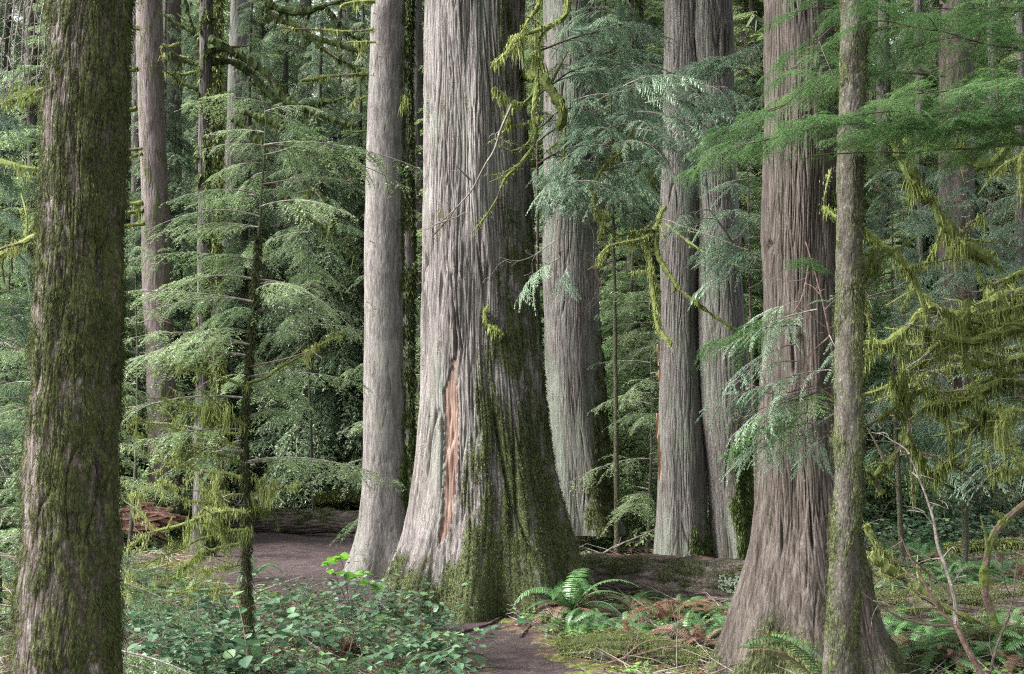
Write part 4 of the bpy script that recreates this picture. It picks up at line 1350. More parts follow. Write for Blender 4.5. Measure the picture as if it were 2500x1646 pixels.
for k, (pts, n, s0) in enumerate([
    ([(1250, 330, 13.7), (1350, 260, 13.0), (1450, 210, 12.5), (1560, 195, 12.2), (1690, 205, 12.0)], 13, 1.05),
    ([(1250, 380, 13.7), (1340, 330, 12.9), (1440, 290, 12.4), (1540, 290, 12.2), (1640, 270, 12.0)], 12, 1.05),
    ([(1250, 430, 13.7), (1330, 400, 12.9), (1400, 350, 12.5), (1480, 330, 12.2), (1570, 350, 12.0)], 11, 1.0),
    ([(1250, 300, 13.7), (1300, 260, 13.2), (1340, 250, 12.8), (1400, 260, 12.5)], 7, .9),
    ([(1250, 470, 13.7), (1300, 440, 12.9), (1350, 420, 12.4), (1420, 430, 12.2)], 7, .9),
    ([(1250, 220, 13.7), (1330, 165, 13.3), (1420, 150, 13.0), (1520, 150, 12.8)], 9, .95),
    ([(1700, 560, 13.5), (1660, 500, 12.9), (1640, 490, 12.7), (1580, 500, 12.4)], 5, .8),
    ([(1250, 120, 13.8), (1330, 90, 13.8), (1420, 70, 13.8), (1500, 60, 13.8)], 7, .9)]):
    limb_with_sprays(cs, pts, n, CBm, s0, .014, 500 + k, drop=.1, wood=M_DTWIG if k % 2 else M_TWIG)
for (x, y, x2, y2, s) in [(1330, 400, 1212, 375, .55), (1330, 430, 1222, 450, .6), (1330, 390, 1262, 412, .7), (1300, 600, 1165, 682, .75), (1420, 340, 1290, 330, .9), (1330, 610, 1270, 690, .5), (1500, 240, 1690, 205, 1.0), (1480, 260, 1640, 260, 1.0), (1450, 200, 1560, 150, .9), (1480, 300, 1620, 330, 1.1)]:
    a, b = U(x, y, 12.0), U(x2, y2, 11.7)
    put_bough(cs, CBm[random.randrange(4)], a, b - a, s)
for k, (pts, r0) in enumerate([([(1470, 300), (1450, 350), (1410, 380), (1370, 440)], .016), ([(1480, 400), (1500, 380), (1520, 440)], .012), ([(1390, 560), (1400, 520), (1380, 470), (1390, 430)], .012), ([(1310, 280), (1312, 330), (1308, 390)], .015)]):
    mossy_limb(cs, UU(pts, 12.6), r0, 0.008, 380, .08, seed=230 + k)
for k in range(10):
    x, y = random.uniform(1260, 1420), random.uniform(420, 640)
    bare_twig(cs, UU([(x, y), (x + random.uniform(-60, 60), y + 40), (x + random.uniform(-80, 110), y + random.uniform(40, 130))], 12.8), 0.005, 0.0015, 4, seed=240 + k, mat=M_RTWIG if k % 2 else M_TWIG, name="dry_twig")

# cedar sprays in front of the twin cedar and the red cedar
stem = [np.array([U(1962, 1000, 8.2)[0], 8.2, 0.0]), U(1958, 1200, 8.15), U(1948, 950, 8.1), U(1925, 760, 8.0), U(1885, 600, 7.95), U(1872, 560, 7.95)]
stem[0][2] = terr(stem[0][0], 8.2) - .1
cs2 = sapling("young cedar leaning out from behind the thin speckled trunk with flat fanned sprays", stem, 0.022, [], CBm, name="cedar_sapling", mat=M_RTWIG, seed=22, dead=0)
dq = 8.0
for (x, y, x2, y2, s) in [(1900, 720, 1620, 850, .80), (1860, 760, 1600, 790, .78), (1850, 800, 1630, 900, .8), (1880, 880, 1600, 980, .85), (1900, 900, 1590, 1080, .9), (1880, 1000, 1620, 1110, .75), (1880, 960, 1640, 1060, .7),
                          (1860, 920, 1700, 1010, .8), (1900, 940, 1760, 1090, .7), (1930, 860, 1770, 900, .7), (1930, 900, 1790, 1000, .7), (1940, 960, 1840, 1070, .6), (1940, 1000, 1860, 1120, .6), (1900, 640, 1860, 560, .4), (1920, 720, 1960, 640, .5), (1930, 780, 1960, 900, .5),
                          (1850, 840, 1690, 850, .6), (1860, 700, 1760, 740, .5), (1870, 740, 1740, 860, .55), (1900, 980, 1700, 1060, .85), (1890, 1010, 1760, 1080, .6)]:
    a, b = U(x, y, dq + random.uniform(-.2, .1)), U(x2, y2, dq - random.uniform(.1, .5))
    put_bough(cs2, (CNm if random.random() < .8 else HVm)[random.randrange(4)], a, (b - a) * [1, 1, .6], s * 0.95)
for k, (pts) in enumerate([[(1940, 930), (1900, 900), (1850, 905), (1800, 915), (1740, 900)], [(1945, 960), (1880, 930), (1800, 940), (1720, 960)], [(1930, 780), (1880, 830), (1850, 900), (1820, 960)], [(1945, 1010), (1900, 1000), (1850, 1010), (1800, 990)], [(1880, 620), (1860, 700), (1820, 760), (1790, 800)], [(1940, 850), (1960, 780), (1990, 700)]]):
    bare_twig(cs2, UU(pts, dq), 0.006, 0.0016, 7, seed=260 + k, mat=M_RTWIG, sublen=.3, name="dry_twig")

# drooping cedar sprays of a young cedar by the twin trunk
stem = [np.array([U(1758, 1000, 14.6)[0], 14.6, 0.0]), U(1750, 900, 14.6), U(1742, 600, 14.6), U(1738, 300, 14.6), U(1735, 60, 14.6)]
stem[0][2] = terr(stem[0][0], 14.6) - .1
bo = [(U(0, random.uniform(430, 640), 14.6)[2], random.choice([PI, -PI / 2, PI + .6, -.4]) + random.gauss(0, .5), random.gauss(.05, .1), random.uniform(.6, 1.1)) for k in range(22)]
bo += [(U(0, random.uniform(100, 330), 14.6)[2], random.choice([PI, PI + .6, -PI / 2]) + random.gauss(0, .4), random.gauss(.05, .1), random.uniform(.8, 1.3)) for k in range(16)]
sapling("thin dusky young cedar between the twin cedar and the red brown cedar", stem, 0.03, bo, CBm, name="cedar_sapling", mat=M_DTWIG, seed=23)

# vivid hemlock reaching in from the right
hx = thing("hemlock_tree", "vivid green hemlock reaching in at the upper right with soft flat sprays", "tree", (4.1, 8.2, terr(4.1, 8.2)))
g = Geo()
hp = smooth_path([(4.1, 8.2, -0.2), (4.12, 8.2, 3), (4.05, 8.2, 9)], .3, .02)
tube(g, hp, np.linspace(.14, .07, len(hp)), 20, a=.5, lump=.1)
g.build("trunk", M_CEDAR_DARK, hx, smooth=True)
high_crown(hx, 7.5, 0, .9)
for k, (pts, n, s, r0) in enumerate([
    ([(2520, 270, 7.9), (2380, 285, 7.7), (2250, 300, 7.3), (2100, 300, 6.9), (1960, 290, 6.7), (1850, 310, 6.6), (1740, 335, 6.5)], 26, .85, .014),
    ([(2520, 250, 7.9), (2380, 262, 7.2), (2200, 270, 6.7), (2060, 262, 6.5), (1980, 270, 6.4)], 17, .8, .012),
    ([(2520, 150, 8.0), (2400, 120, 7.6), (2300, 100, 7.4), (2180, 70, 7.2), (2060, 50, 7.1), (1990, 60, 7.0)], 18, .8, .012),
    ([(2520, 40, 8.0), (2400, 20, 7.7), (2280, 15, 7.5), (2160, 20, 7.4)], 12, .8, .012),
    ([(2520, 190, 7.8), (2420, 190, 7.3), (2300, 200, 6.9), (2180, 215, 6.7), (2060, 230, 6.6)], 18, .85, .012),
    ([(1970, 20, 8.3), (1920, 80, 8.0), (1860, 140, 7.8), (1800, 190, 7.6)], 7, .8, .010),
    ([(2100, -30, 8.3), (1980, 10, 8.0), (1900, 20, 7.9), (1840, 30, 7.8)], 9, .8, .010),
    ([(2200, 180, 8.3), (2050, 170, 8.1), (1900, 190, 8.0), (1810, 250, 7.8), (1700, 300, 7.7)], 15, .75, .010),
    ([(2520, 330, 7.6), (2400, 335, 7.2), (2260, 345, 6.9), (2140, 350, 6.8), (2010, 350, 6.7), (1880, 370, 6.6)], 12, .65, .010)]):
    p = smooth_path(UU(pts, 7), .05, .02, k)
    g = Geo()
    tube(g, p, np.linspace(r0, .003, len(p)), 6, lump=.2)
    br = g.build("branch", M_DTWIG, hx)
    n = int(n * .72)
    for j in range(n):
        i = min(len(p) - 2, int((0.12 + .88 * (j + random.random()) / n) * (len(p) - 1)))
        T = unit(p[i + 1] - p[i])
        sd = 1 if j % 2 else -1
        side = unit(np.cross(T, [0, 0, 1.0])) * sd
        a = random.uniform(.35, 1.0)
        d = T * math.cos(a) + side * math.sin(a) + np.array([0, 0, random.gauss(0.0, .08)])
        tp = i / len(p)
        put_bough(br, HVm[random.randrange(4)], p[i], d, s * (0.9 - .45 * tp) * random.uniform(.6, 1.1), name="leafy_spray")

# moss hung limbs at the right, from a dead hemlock standing just out of view
mh = thing("moss_draped_tree", "dead tree at the right edge whose limbs are hung with curtains of moss", "tree", (5.9, 11.2, terr(5.9, 11.2)))
g = Geo()
hp = smooth_path([(5.9, 11.2, -.2), (5.85, 11.2, 4), (5.9, 11.2, 10)], .2, .02)
tube(g, hp, np.linspace(.17, .09, len(hp)), 20, a=.7, lump=.1)
g.build("trunk", M_CEDAR_DARK, mh, smooth=True)
high_crown(mh, 8.2, 1, .9)  # leafy crown on the dead tree, out of view, added for its shade
for k, (pts, r0, r1, hg) in enumerate([
    ([(2075, 330), (2095, 370), (2130, 425), (2165, 470), (2190, 510), (2230, 560), (2260, 585), (2300, 608)], .020, .040, .26),
    ([(2195, 540), (2240, 580), (2270, 590), (2302, 600)], .02, .018, .22),
    ([(1995, 530), (2030, 560), (2080, 590), (2120, 635), (2140, 690), (2150, 740)], .024, .014, .16),
    ([(2030, 580), (2015, 640), (2010, 680)], .018, .012, .18),
    ([(2520, 660), (2420, 678), (2340, 685), (2280, 715), (2220, 735), (2160, 715), (2100, 770), (2060, 800), (2000, 800)], .040, .020, .30),
    ([(2520, 820), (2380, 830), (2300, 850), (2230, 835), (2140, 845), (2080, 890), (2020, 915), (1955, 920)], .026, .010, .26),
    ([(2250, 700), (2240, 790), (2250, 860), (2280, 930)], .02, .012, .30),
    ([(2500, 330), (2440, 300), (2400, 330), (2370, 380), (2385, 440)], .03, .02, .26),
    ([(2240, 300), (2230, 350), (2260, 380), (2310, 375), (2340, 330), (2350, 290)], .030, .022, .14),
    ([(2230, 350), (2190, 330), (2160, 320)], .02, .012, .26),
    ([(2450, 760), (2350, 770), (2260, 790), (2180, 780)], .03, .02, .30),
    ([(2430, 900), (2330, 890), (2250, 930), (2180, 940)], .018, .010, .26),
    ([(2100, 1010), (2130, 1060), (2160, 1100), (2190, 1080)], .028, .018, .22),
    ([(2050, 1150), (2035, 1110), (2070, 1080), (2075, 1060)], .024, .020, .10),
    ([(2450, 1060), (2400, 1080), (2340, 1100), (2300, 1090), (2290, 1050)], .012, .008, .22),
    ([(2020, 1290), (2060, 1320), (2110, 1350), (2160, 1390), (2230, 1430), (2300, 1460)], .026, .018, .07),
    ([(2010, 1220), (2040, 1270), (2080, 1310), (2120, 1360)], .020, .012, .16),
    ([(2000, 1000), (2060, 960), (2110, 930), (2160, 900)], .014, .008, .22),
    ([(2490, 1010), (2440, 990), (2380, 960), (2330, 960)], .02, .012, .25),
    ([(2300, 680), (2330, 720), (2380, 760)], .02, .014, .30),
    ([(2160, 860), (2200, 960), (2210, 1040)], .010, .006, .16)]):
    mossy_limb(mh, UU(pts, 9.6 + 0.5 * math.sin(k * 1.7)), r0, r1, 620, hg * .8, wid=0.008, seed=300 + k, twigs=6, a0=.32, sleeve=1.7)
for k in range(13):
    x, y = [2400, 2330, 2420, 2250, 2380, 2300, 2440, 2200, 2360, 2130, 2400, 2280, 2330][k], [700, 760, 860, 770, 950, 880, 1000, 860, 720, 800, 800, 980, 650][k]
    mossy_limb(mh, UU([(x + 60, y - 20), (x, y), (x - 60, y + random.uniform(-10, 30)), (x - random.uniform(90, 150), y + random.uniform(-30, 60))], 9.2 + .18 * k), random.uniform(.010, .022), .007, 620, .20, wid=.008, seed=700 + k, twigs=6, a0=.25)
for k in range(16):
    x, y = random.uniform(2050, 2380), random.uniform(680, 1000)
    bare_twig(mh, UU([(x, y), (x + random.uniform(-60, 60), y + random.uniform(-30, 50)), (x + random.uniform(-120, 120), y + random.uniform(-60, 140))], 9.7), 0.005, 0.0015, 5, seed=330 + k, mat=M_TWIG if k % 2 else M_DTWIG, name="dry_twig")
auto_sap(2230, 330, 16, "blue green young cedar in front of the dark broken cedar", CBm, 24, 1.3, lo=.66, name="cedar_sapling", seed=31, r0=.05)
auto_sap(2090, 380, 15, "young cedar right of the thin speckled trunk", CBm, 44, 1.3, lo=.3, name="cedar_sapling", seed=32, r0=.04)
auto_sap(2400, 420, 14, "young cedar at the right end of the view", CBm, 44, 1.4, lo=.3, name="cedar_sapling", seed=33, r0=.04)
auto_sap(1500, 620, 19.0, "low young hemlock left of the twin cedar", HBm, 44, 1.3, lo=.15, seed=34)
auto_sap(1432, -40, 18.5, "tall young cedar with drooping sprays above the broad grey trunk", CBm, 60, 1.7, lo=.60, name="cedar_sapling", seed=35, r0=.05, mat=M_BLACK)

# ---------------------------------------------------------------- fallen logs


def log_thing(name, label, pts, r, mat, mossdens, top=None, seed=0, mossv=0.55, barkd=(0.06, 0.6, 0.035), ns=110, mcol=None, fu=0.03):
    p = smooth_path(pts, 0.035, 0.03, seed)
    n = len(p)
    rad = np.interp(np.linspace(0, 1, n), np.linspace(0, 1, len(r)), r)
    T = unit(np.gradient(p, axis=0))
    z = np.array([0, 0, 1.0])
    side = unit(np.cross(T, z))
    up = np.cross(side, T)
    th = np.arange(ns) * 2 * PI / ns
    ring = side[:, None] * np.cos(th)[None, :, None] + up[:, None] * np.sin(th)[None, :, None]
    s = np.cumsum(np.r_[0, np.linalg.norm(np.diff(p, axis=0), axis=1)])
    R0 = float(np.mean(rad))
    q = np.stack([np.cos(th)[None] * R0 + 0 * s[:, None], np.sin(th)[None] * R0 + 0 * s[:, None], s[:, None] + 0 * th[None]], -1).reshape(-1, 3) + seed * 5.5
    w, l, dep = barkd
    h = np.clip(np.abs(noise(q / [w, w, l])) * 4, 0, 1) * .7 + np.clip(np.abs(noise(q / [w / 2, w / 2, l / 2] + 9)) * 4, 0, 1) * .3
    Rr = rad[:, None] + (0.10 * R0 * noise(q / [.3, .3, .7]) + dep * (h - .7)).reshape(n, ns)
    sinth = np.broadcast_to(np.sin(th)[None], (n, ns)).reshape(-1)
    ms = np.clip(mossv + 0.28 * sinth - 0.2 * (sinth > .92) * (1 if top else 0) + 0.45 * fbm(q * 3.1, 4) + .3 * noise(q * [16, 16, 5]), 0, 1)
    Rr = Rr + (0.015 * sstep(.4, .9, ms)).reshape(n, ns)
    X = (p[:, None] + ring * Rr[:, :, None]).reshape(-1, 3)
    i = np.arange(n - 1)[:, None] * ns
    j = np.arange(ns)[None]
    j2 = (j + 1) % ns
    Q = np.stack([i + j, i + j2, i + ns + j2, i + ns + j], -1).reshape(-1, 4)
    t = thing(name, label, "log", p[n // 2] - [0, 0, R0])
    g = Geo()
    V = np.concatenate([X, p[:1], p[-1:]])
    k = np.arange(ns)
    k2 = (k + 1) % ns
    Tt = np.concatenate([np.stack([np.full(ns, n * ns), k2, k], 1), np.stack([np.full(ns, n * ns + 1), (n - 1) * ns + k, (n - 1) * ns + k2], 1)])
    g.add(V, Q, Tt, a=np.r_[ms, 0, 0])
    g.build("log_body", mat, t, smooth=True)
    sel = (ms > .55) & (sinth > -.5)
    if mossdens and sel.sum() > 20:
        g = Geo()
        tufts(g, X[sel], (ring.reshape(-1, 3))[sel], mossdens, L=fu, Wd=fu * .45, hang=.3, a0=.5, av=.4)
        g.build("log_moss", mcol or M_MOSSO, t)
    if top:
        a, b, hw = top
        g = Geo()
        ii = np.arange(int(a * n), int(b * n))
        m2 = 9
        v = np.linspace(-1, 1, m2)
        W = hw * (0.7 + .5 * noise(np.stack([s[ii] * 2.2, s[ii] * 0, s[ii] * 0 + seed], 1)))
        ang = PI / 2 + 0.35 + v[None] * (W / rad[ii])[:, None]
        rr = rad[ii][:, None] + 0.022 + 0.012 * noise(np.stack([np.repeat(s[ii] * 5, m2), np.tile(v * 3, len(ii)), np.zeros(len(ii) * m2)], 1)).reshape(len(ii), m2) - 0.03 * np.abs(v[None]) ** 3
        Y = p[ii][:, None] + (side[ii][:, None] * np.cos(ang)[..., None] + up[ii][:, None] * np.sin(ang)[..., None]) * rr[..., None]
        nn = len(ii)
        i = np.arange(nn - 1)[:, None] * m2
        j = np.arange(m2 - 1)[None]
        g.add(Y.reshape(-1, 3), np.stack([i + j, i + m2 + j, i + m2 + j + 1, i + j + 1], -1).reshape(-1, 4))
        g.build("red_rotten_ridge", M_ROT, t, smooth=True)
    return t, X, ms, ring.reshape(-1, 3)


lg, X, ms, rg = log_thing("fallen_log", "mossy fallen log with a red rotten ridge, from huge cedar to red brown cedar",
                          [U(1300, 1340, 14.1), U(1500, 1350, 13.6), U(1745, 1368, 13.0), U(1900, 1378, 12.7)], [0.26, 0.28, 0.29, .29], M_GLOG, 20000, top=(0.05, .8, 0.075), seed=1, fu=.016, mossv=.34)
sel = (X[:, 0] > U(1655, 1300, 13.3)[0]) & (X[:, 0] < U(1715, 1300, 13.3)[0]) & (X[:, 1] < 13.15) & (X[:, 2] > U(0, 1365, 13.3)[2]) & (X[:, 2] < U(0, 1330, 13.3)[2])
if sel.sum() > 5:
    g = Geo()
    N = 130
    i = rng.integers(0, sel.sum(), N)
    nn = rg[sel][i]
    a = unit(np.cross(nn, rng.normal(0, 1, (N, 3))))
    ribbons(g, X[sel][i] + nn * .012, a, .026, .02, np.cross(nn, a), 0, 1, a=rng.random(N), shape=(.8, .7))
    g.build("pale_lichen", simple("pale_green_lichen", [(.3, (.10, .14, .10)), (.7, (.20, .24, .18))], 30), lg)
log_thing("fallen_log", "weathered mossy log lying right of the red brown cedar's foot", [U(1960, 1432, 11.9), U(2150, 1424, 11.8), U(2400, 1418, 11.7), U(2560, 1412, 11.7)], [0.20, .22, .23, .24], M_GLOG, 26000, seed=2, mossv=.42, fu=.018, top=None)
log_thing("fallen_log", "dark grey log lying across the far end of the dirt path", [U(380, 1222, 23.6), U(600, 1214, 23.2), U(750, 1212, 22.9), U(860, 1214, 22.8), U(960, 1214, 23)], [0.20, .22, .22, .21, .2], M_GLOG, 5000, seed=3, mossv=.28, fu=.04)
# the rotten end piece at the left of it
t, X, ms, rg = log_thing("rotten_log", "broken rotten log with a mossy top and crumbling red wood, right of the nearest trunk", [U(215, 1175, 20.5), U(280, 1170, 20.4), U(340, 1168, 20.5), U(395, 1176, 20.7)], [.30, .30, .24, .12], M_LOG, 9000, seed=4, mossv=.55, mcol=M_MOSS, fu=.04)
g = Geo()
for k in range(46):
    a = U(random.uniform(255, 350), random.uniform(1185, 1232), 20.0)
    dv = unit(np.array([random.uniform(.5, 1.0), random.uniform(-.3, .1), random.uniform(-.15, .30)]))
    L = random.uniform(.2, .8)
    ribbons(g, [a, a + [0, .012, .01]], [dv, dv], L, random.uniform(.05, .16), [np.cross(dv, [0.1, 1, .3]), np.cross(dv, [.1, 1, -.5])], random.uniform(-.1, .25), 3, a=random.random(), shape=(.9, .1))
tag(g.build("splintered_wood", M_ROT, t), kind='stuff')
log_thing("fallen_log", "small bright mossy log behind the dead stems, left of the twin cedar", [U(1425, 1148, 24), U(1480, 1162, 23.6), U(1535, 1176, 23.2)], [.09, .11, .12], M_LOG, 3500, seed=5, mossv=.7, mcol=M_MOSS, fu=.04)
log_thing("fallen_log", "low half buried mossy log at the path's right edge in front of the ferns", [G(1315, 1520, .0), G(1420, 1530, .03), G(1530, 1540, .03), G(1640, 1552, 0)], [.09, .14, .13, .08], M_GLOG, 15000, seed=6, mossv=.62, mcol=M_MOSS, fu=.016)
log_thing("fallen_log", "thin mossy trunk lying on the ground at the lower right corner", [U(2080, 1590, 8.9), U(2150, 1545, 9.1), U(2230, 1495, 9.4), U(2400, 1480, 9.5), U(2520, 1475, 9.6)], [.035, .055, .06, .05, .05], M_LOG, 16000, seed=7, mossv=.7, mcol=M_MOSSD, fu=.018)
log_thing("fallen_log", "thin dark log under the mossy trunk at the lower right corner", [U(2060, 1452, 10.6), U(2250, 1470, 10.2), U(2400, 1500, 9.9), U(2540, 1525, 9.7)], [.04, .05, .05, .05], M_LOG, 5000, seed=8, mossv=.5, mcol=M_MOSSD, fu=.018)
log_thing("fallen_log", "thin mossy log lying in the leafy understorey beyond the dirt path", [U(735, 1160, 27), U(790, 1156, 27), U(860, 1160, 27)], [.12, .13, .12], M_LOG, 3000, seed=9, mossv=.75, mcol=M_MOSS, fu=.05)
log_thing("fallen_log", "mossy pole lying among the shrubs right of the twisted bare stem", [U(2200, 1278, 17), U(2300, 1268, 17), U(2420, 1262, 17)], [.05, .06, .06], M_LOG, 3000, seed=10, mossv=.8, mcol=M_MOSS, fu=.04)

# ---------------------------------------------------------------- ferns


def frond_geo(L, seed, pl=0.085, n=34, w=0.013, arch=0.9, rise=1.15):
    r = np.random.default_rng(seed)
    g = Geo()
    t = np.linspace(0, 1, 18)
    ang = rise - (rise + arch) * t ** 1.15
    seg = L / 17
    x = np.cumsum(np.cos(ang)) * seg
    z = np.cumsum(np.sin(ang)) * seg
    ax = np.stack([x, 0.03 * L * np.sin(t * 3 + seed), z], 1)
    tube(g, ax, np.linspace(.004, .0015, 18), 3, a=.2)
    tt = 0.08 + 0.92 * np.arange(n) / n
    P = np.stack([np.interp(tt, t, ax[:, i]) for i in range(3)], 1)
    T = unit(np.stack([np.interp(tt, t, np.gradient(ax[:, i])) for i in range(3)], 1))
    lp = pl * np.interp(tt, [0, .15, .4, .8, 1], [.45, .85, 1, .55, .12])
    for sg in (-1, 1):
        side = np.tile([0, sg, 0.0], (n, 1))
        D = unit(side + T * .28 + r.normal(0, .05, (n, 3)) - np.array([0, 0, .10]))
        ribbons(g, P, D, lp * (.9 + .2 * r.random(n)), w, T, .18, 2, a=np.clip(.5 + r.normal(0, .1, n), 0, 1), shape=(.9, .12))
    return g


FR = [frond_geo(L, i, pl=.075 + .01 * (i % 3), arch=[.5, .9, 1.2, .7][i % 4], rise=[1.2, 1.0, 1.25, .8][i % 4]) for i, L in enumerate([.62, .72, .80, .66])]
FRm = [f.mesh("fern_frond", M_FERN) for f in FR]
FRd = [f.mesh("dead_fern_frond", M_FERND) for f in [frond_geo(.6, 9, .075, w=.010, arch=1.0, rise=.5), frond_geo(.5, 10, .065, w=.009, arch=1.3, rise=.6)]]
FA = [f.arrays() for f in FR]


def fern_mesh(nf, seed, mat, s=1.0):
    r = np.random.default_rng(seed)
    g = Geo()
    az = np.arange(nf) * 2.4 + r.random(nf)
    R = Rz(az) @ Ry(r.normal(0, .2, nf)) @ Rx(r.normal(0, .3, nf)) * (s * r.uniform(.6, 1.1, nf))[:, None, None]
    k = r.integers(0, 4, nf)
    for i in range(4):
        if (k == i).any():
            g.inst(FA[i], R[k == i], np.zeros(((k == i).sum(), 3)), a=r.uniform(.3, .7, (k == i).sum()))
    return g.mesh("fern_clump", mat)


def fern(px, py, label, nf=12, s=1.0, dead=2, az0=None, group=None, lift=0.0):
    p = G(px, py, lift)
    t = thing("sword_fern", label, "fern", p, group)
    for k in range(nf + dead):
        az = (az0 if az0 is not None and k < 4 else 0) + k * 2.4 + random.uniform(-.3, .3)
        me = FRm[random.randrange(4)] if k < nf else FRd[k % 2]
        place("frond" if k < nf else "withered_frond", me, p, (random.gauss(0, .15), random.gauss(0, .18), az), s * random.uniform(.7, 1.1), t)
    return t


fern(1330, 1442, "large sword fern with long arching fronds at the foot of the huge cedar", 15, 1.15, 8, lift=.08)
fern(1915, 1600, "dark green sword fern growing between the red brown cedar and the thin speckled trunk", 8, 1.0, 2)
p = U(1845, 1545, 7.9)
fp = thing("sword_fern", "single bright blue green fern frond spray in front of the red brown cedar's foot", "fern", G(1900, 1640) , None)
for k, (x, y, x2, y2, s) in enumerate([(1925, 1640, 1835, 1450, 1.15), (1935, 1640, 1880, 1430, 1.1), (1930, 1650, 1905, 1400, 1.1)]):
    b = U(x, y, 7.75)
    place("frond", FRm[[1, 0, 3][k]], b, (random.gauss(0, .2), -.45, PI + .35 - .3 * k), s, fp)
for k in range(1):
    place("withered_frond", FRd[k % 2], U(1900 + 10 * k, 1590, 7.7), (.3, -.5, PI + .2 * k), 1.0, fp)
FL = [(1255, 1425, "small fern left of the large one at the huge cedar's foot"), (1470, 1420, "sword fern at the foot of the mossy log, right of the large fern"), (1560, 1455, "sword fern in the middle of the fern patch before the mossy log"),
      (1640, 1450, "sword fern at the right end of the fern patch before the mossy log"), (1680, 1500, "sword fern beside the mossy left root of the red brown cedar"), (1600, 1500, "low fern in front of the fern patch"),
      (2040, 1500, "brown tipped fern just right of the thin speckled trunk"), (2120, 1540, "sword fern at the lower right below the mossy fallen trunk"), (2200, 1560, "sword fern under the bare forked sapling"),
      (650, 1420, "pale fern standing right of the moss draped sapling's stem"), (440, 1390, "pale fern standing left of the moss draped sapling's stem"), (590, 1345, "small upright fern at the path's left edge"),
      (560, 1600, "fern at the bottom edge below the moss draped sapling"), (930, 1600, "fern at the bottom edge left of the path"), (790, 1600, "fern at the bottom edge among broad leaved shrubs"), (1010, 1560, "small fern at the path's left edge near the bottom")]
for x, y, lab in FL:
    fern(x, y, lab, 9, .72, 3 if x > 1200 else 1)
fm = [fern_mesh(11, 60 + i, [M_FERN, M_FERND][i == 3]) for i in range(4)]
nfern = 0
for (x0, x1, y0, y1, n, s) in [(2020, 2380, 1290, 1400, 34, .9), (2000, 2380, 1225, 1300, 22, .9), (1360, 1530, 1235, 1290, 10, .8), (1440, 1720, 1430, 1540, 14, .6), (2020, 2380, 1450, 1567, 10, .8), (0, 60, 1240, 1420, 8, .8), (300, 520, 1330, 1470, 12, .6), (300, 1000, 1450, 1600, 24, .62), (1230, 1700, 1440, 1500, 10, .6), (440, 830, 1150, 1190, 26, 1.1), (440, 830, 1110, 1155, 26, 1.3)]:
    for i in range(n):
        px, py = random.uniform(x0, x1), random.uniform(y0, y1)
        p = G(px, py)
        if capdist(np.array([p[0]]), np.array([p[1]]), PATH)[0] > -.15:
            continue
        k = random.choice([0, 1, 2, 0, 1, 2, 3])
        o = place("fern_clump", fm[k], p, (0, 0, random.uniform(0, 6.28)), s * random.uniform(.7, 1.15))
        tag(o, ["green fern growing in the mixed fern beds of the forest floor", "withered brown fern lying in the fern beds of the forest floor"][k == 3], "fern", ["green ferns of the forest floor", "withered ferns of the forest floor"][k == 3])

# ---------------------------------------------------------------- broad leaved shrubs (glossy oval leaves)
th_ = np.linspace(0, 1, 6)
wv = np.array([.05, .38, .50, .42, .22, .0])
lv, lq = [], []
for i, (t, w) in enumerate(zip(th_, wv)):
    zc = -0.10 * t * t
    lv += [(t, -w * .78, zc + w * .14), (t, 0, zc), (t, w * .78, zc + w * .14)]
    if i:
        b = (i - 1) * 3
        lq += [(b, b + 1, b + 4, b + 3), (b + 1, b + 2, b + 5, b + 4)]
LEAF = (np.array(lv), np.full(18, .5), np.array(lq), np.zeros((0, 3), int), np.zeros(10, int), np.zeros(0, int))


def shrub(seed, H=.45, nst=7, nl=10, ls=.076):
    r = np.random.default_rng(seed)
    gs, gl = Geo(), Geo()
    PP, DD = [], []
    for i in range(nst):
        az = r.random() * 6.28
        d = np.array([math.cos(az), math.sin(az), 0])
        h = H * r.uniform(.5, 1.1)
        sp = smooth_path([np.array([0, 0, -.03]) + d * .02, d * h * .3 + [0, 0, h * .55], d * h * .75 + [0, 0, h * .85] + r.normal(0, .04, 3), d * h * 1.15 + [0, 0, h * .88] + r.normal(0, .05, 3)], .03, .01, seed + i)
        tube(gs, sp, np.linspace(.0035, .0015, len(sp)), 4)
        k = (np.linspace(.3, 1, nl) * (len(sp) - 1)).astype(int)
        for j, kk in enumerate(k):
            T = unit(sp[kk] - sp[kk - 1])
            sd = unit(np.cross(T, [0, 0, 1.0])) * (1 if j % 2 else -1)
            dd = unit(sd + T * .6 + r.normal(0, .2, 3) + [0, 0, .05])
            PP.append(sp[kk])
            DD.append(dd if j < nl - 1 else T)
    PP, DD = np.array(PP), unit(np.array(DD))
    n = len(PP)
    up = unit(np.array([0, 0, 1.0]) + r.normal(0, .30, (n, 3)))
    Y = unit(np.cross(up, DD))
    Zz = np.cross(DD, Y)
    R = np.stack([DD, Y, Zz], -1) * (ls * r.uniform(.65, 1.25, n))[:, None, None]
    gl.inst(LEAF, R, PP, a=np.clip(r.normal(.42, .25, n), 0, 1))
    return gs.mesh("shrub_stems", M_RTWIG), gl.mesh("shrub_leaves", M_SALAL)


SH = [shrub(i, [.42, .58, .34, .50, .70, .30][i], [7, 8, 6, 8, 5, 9][i], ls=[.070, .095, .060, .082, .088, .065][i]) for i in range(6)]


def put_shrub(p, s, label, group=None, pr=None, leafmat=None):
    t = thing("salal_shrub", label, "shrub", p, group)
    t.rotation_euler[2] = random.uniform(0, 6.28)
    t.scale = (s, s, s)
    pr = pr or SH[random.randrange(6)]
    for nm, me in (("stems", pr[0]), ("leaves", pr[1])):
        o = bpy.data.objects.new(nm, me)
        COL.objects.link(o)
        o.parent = t
    return t


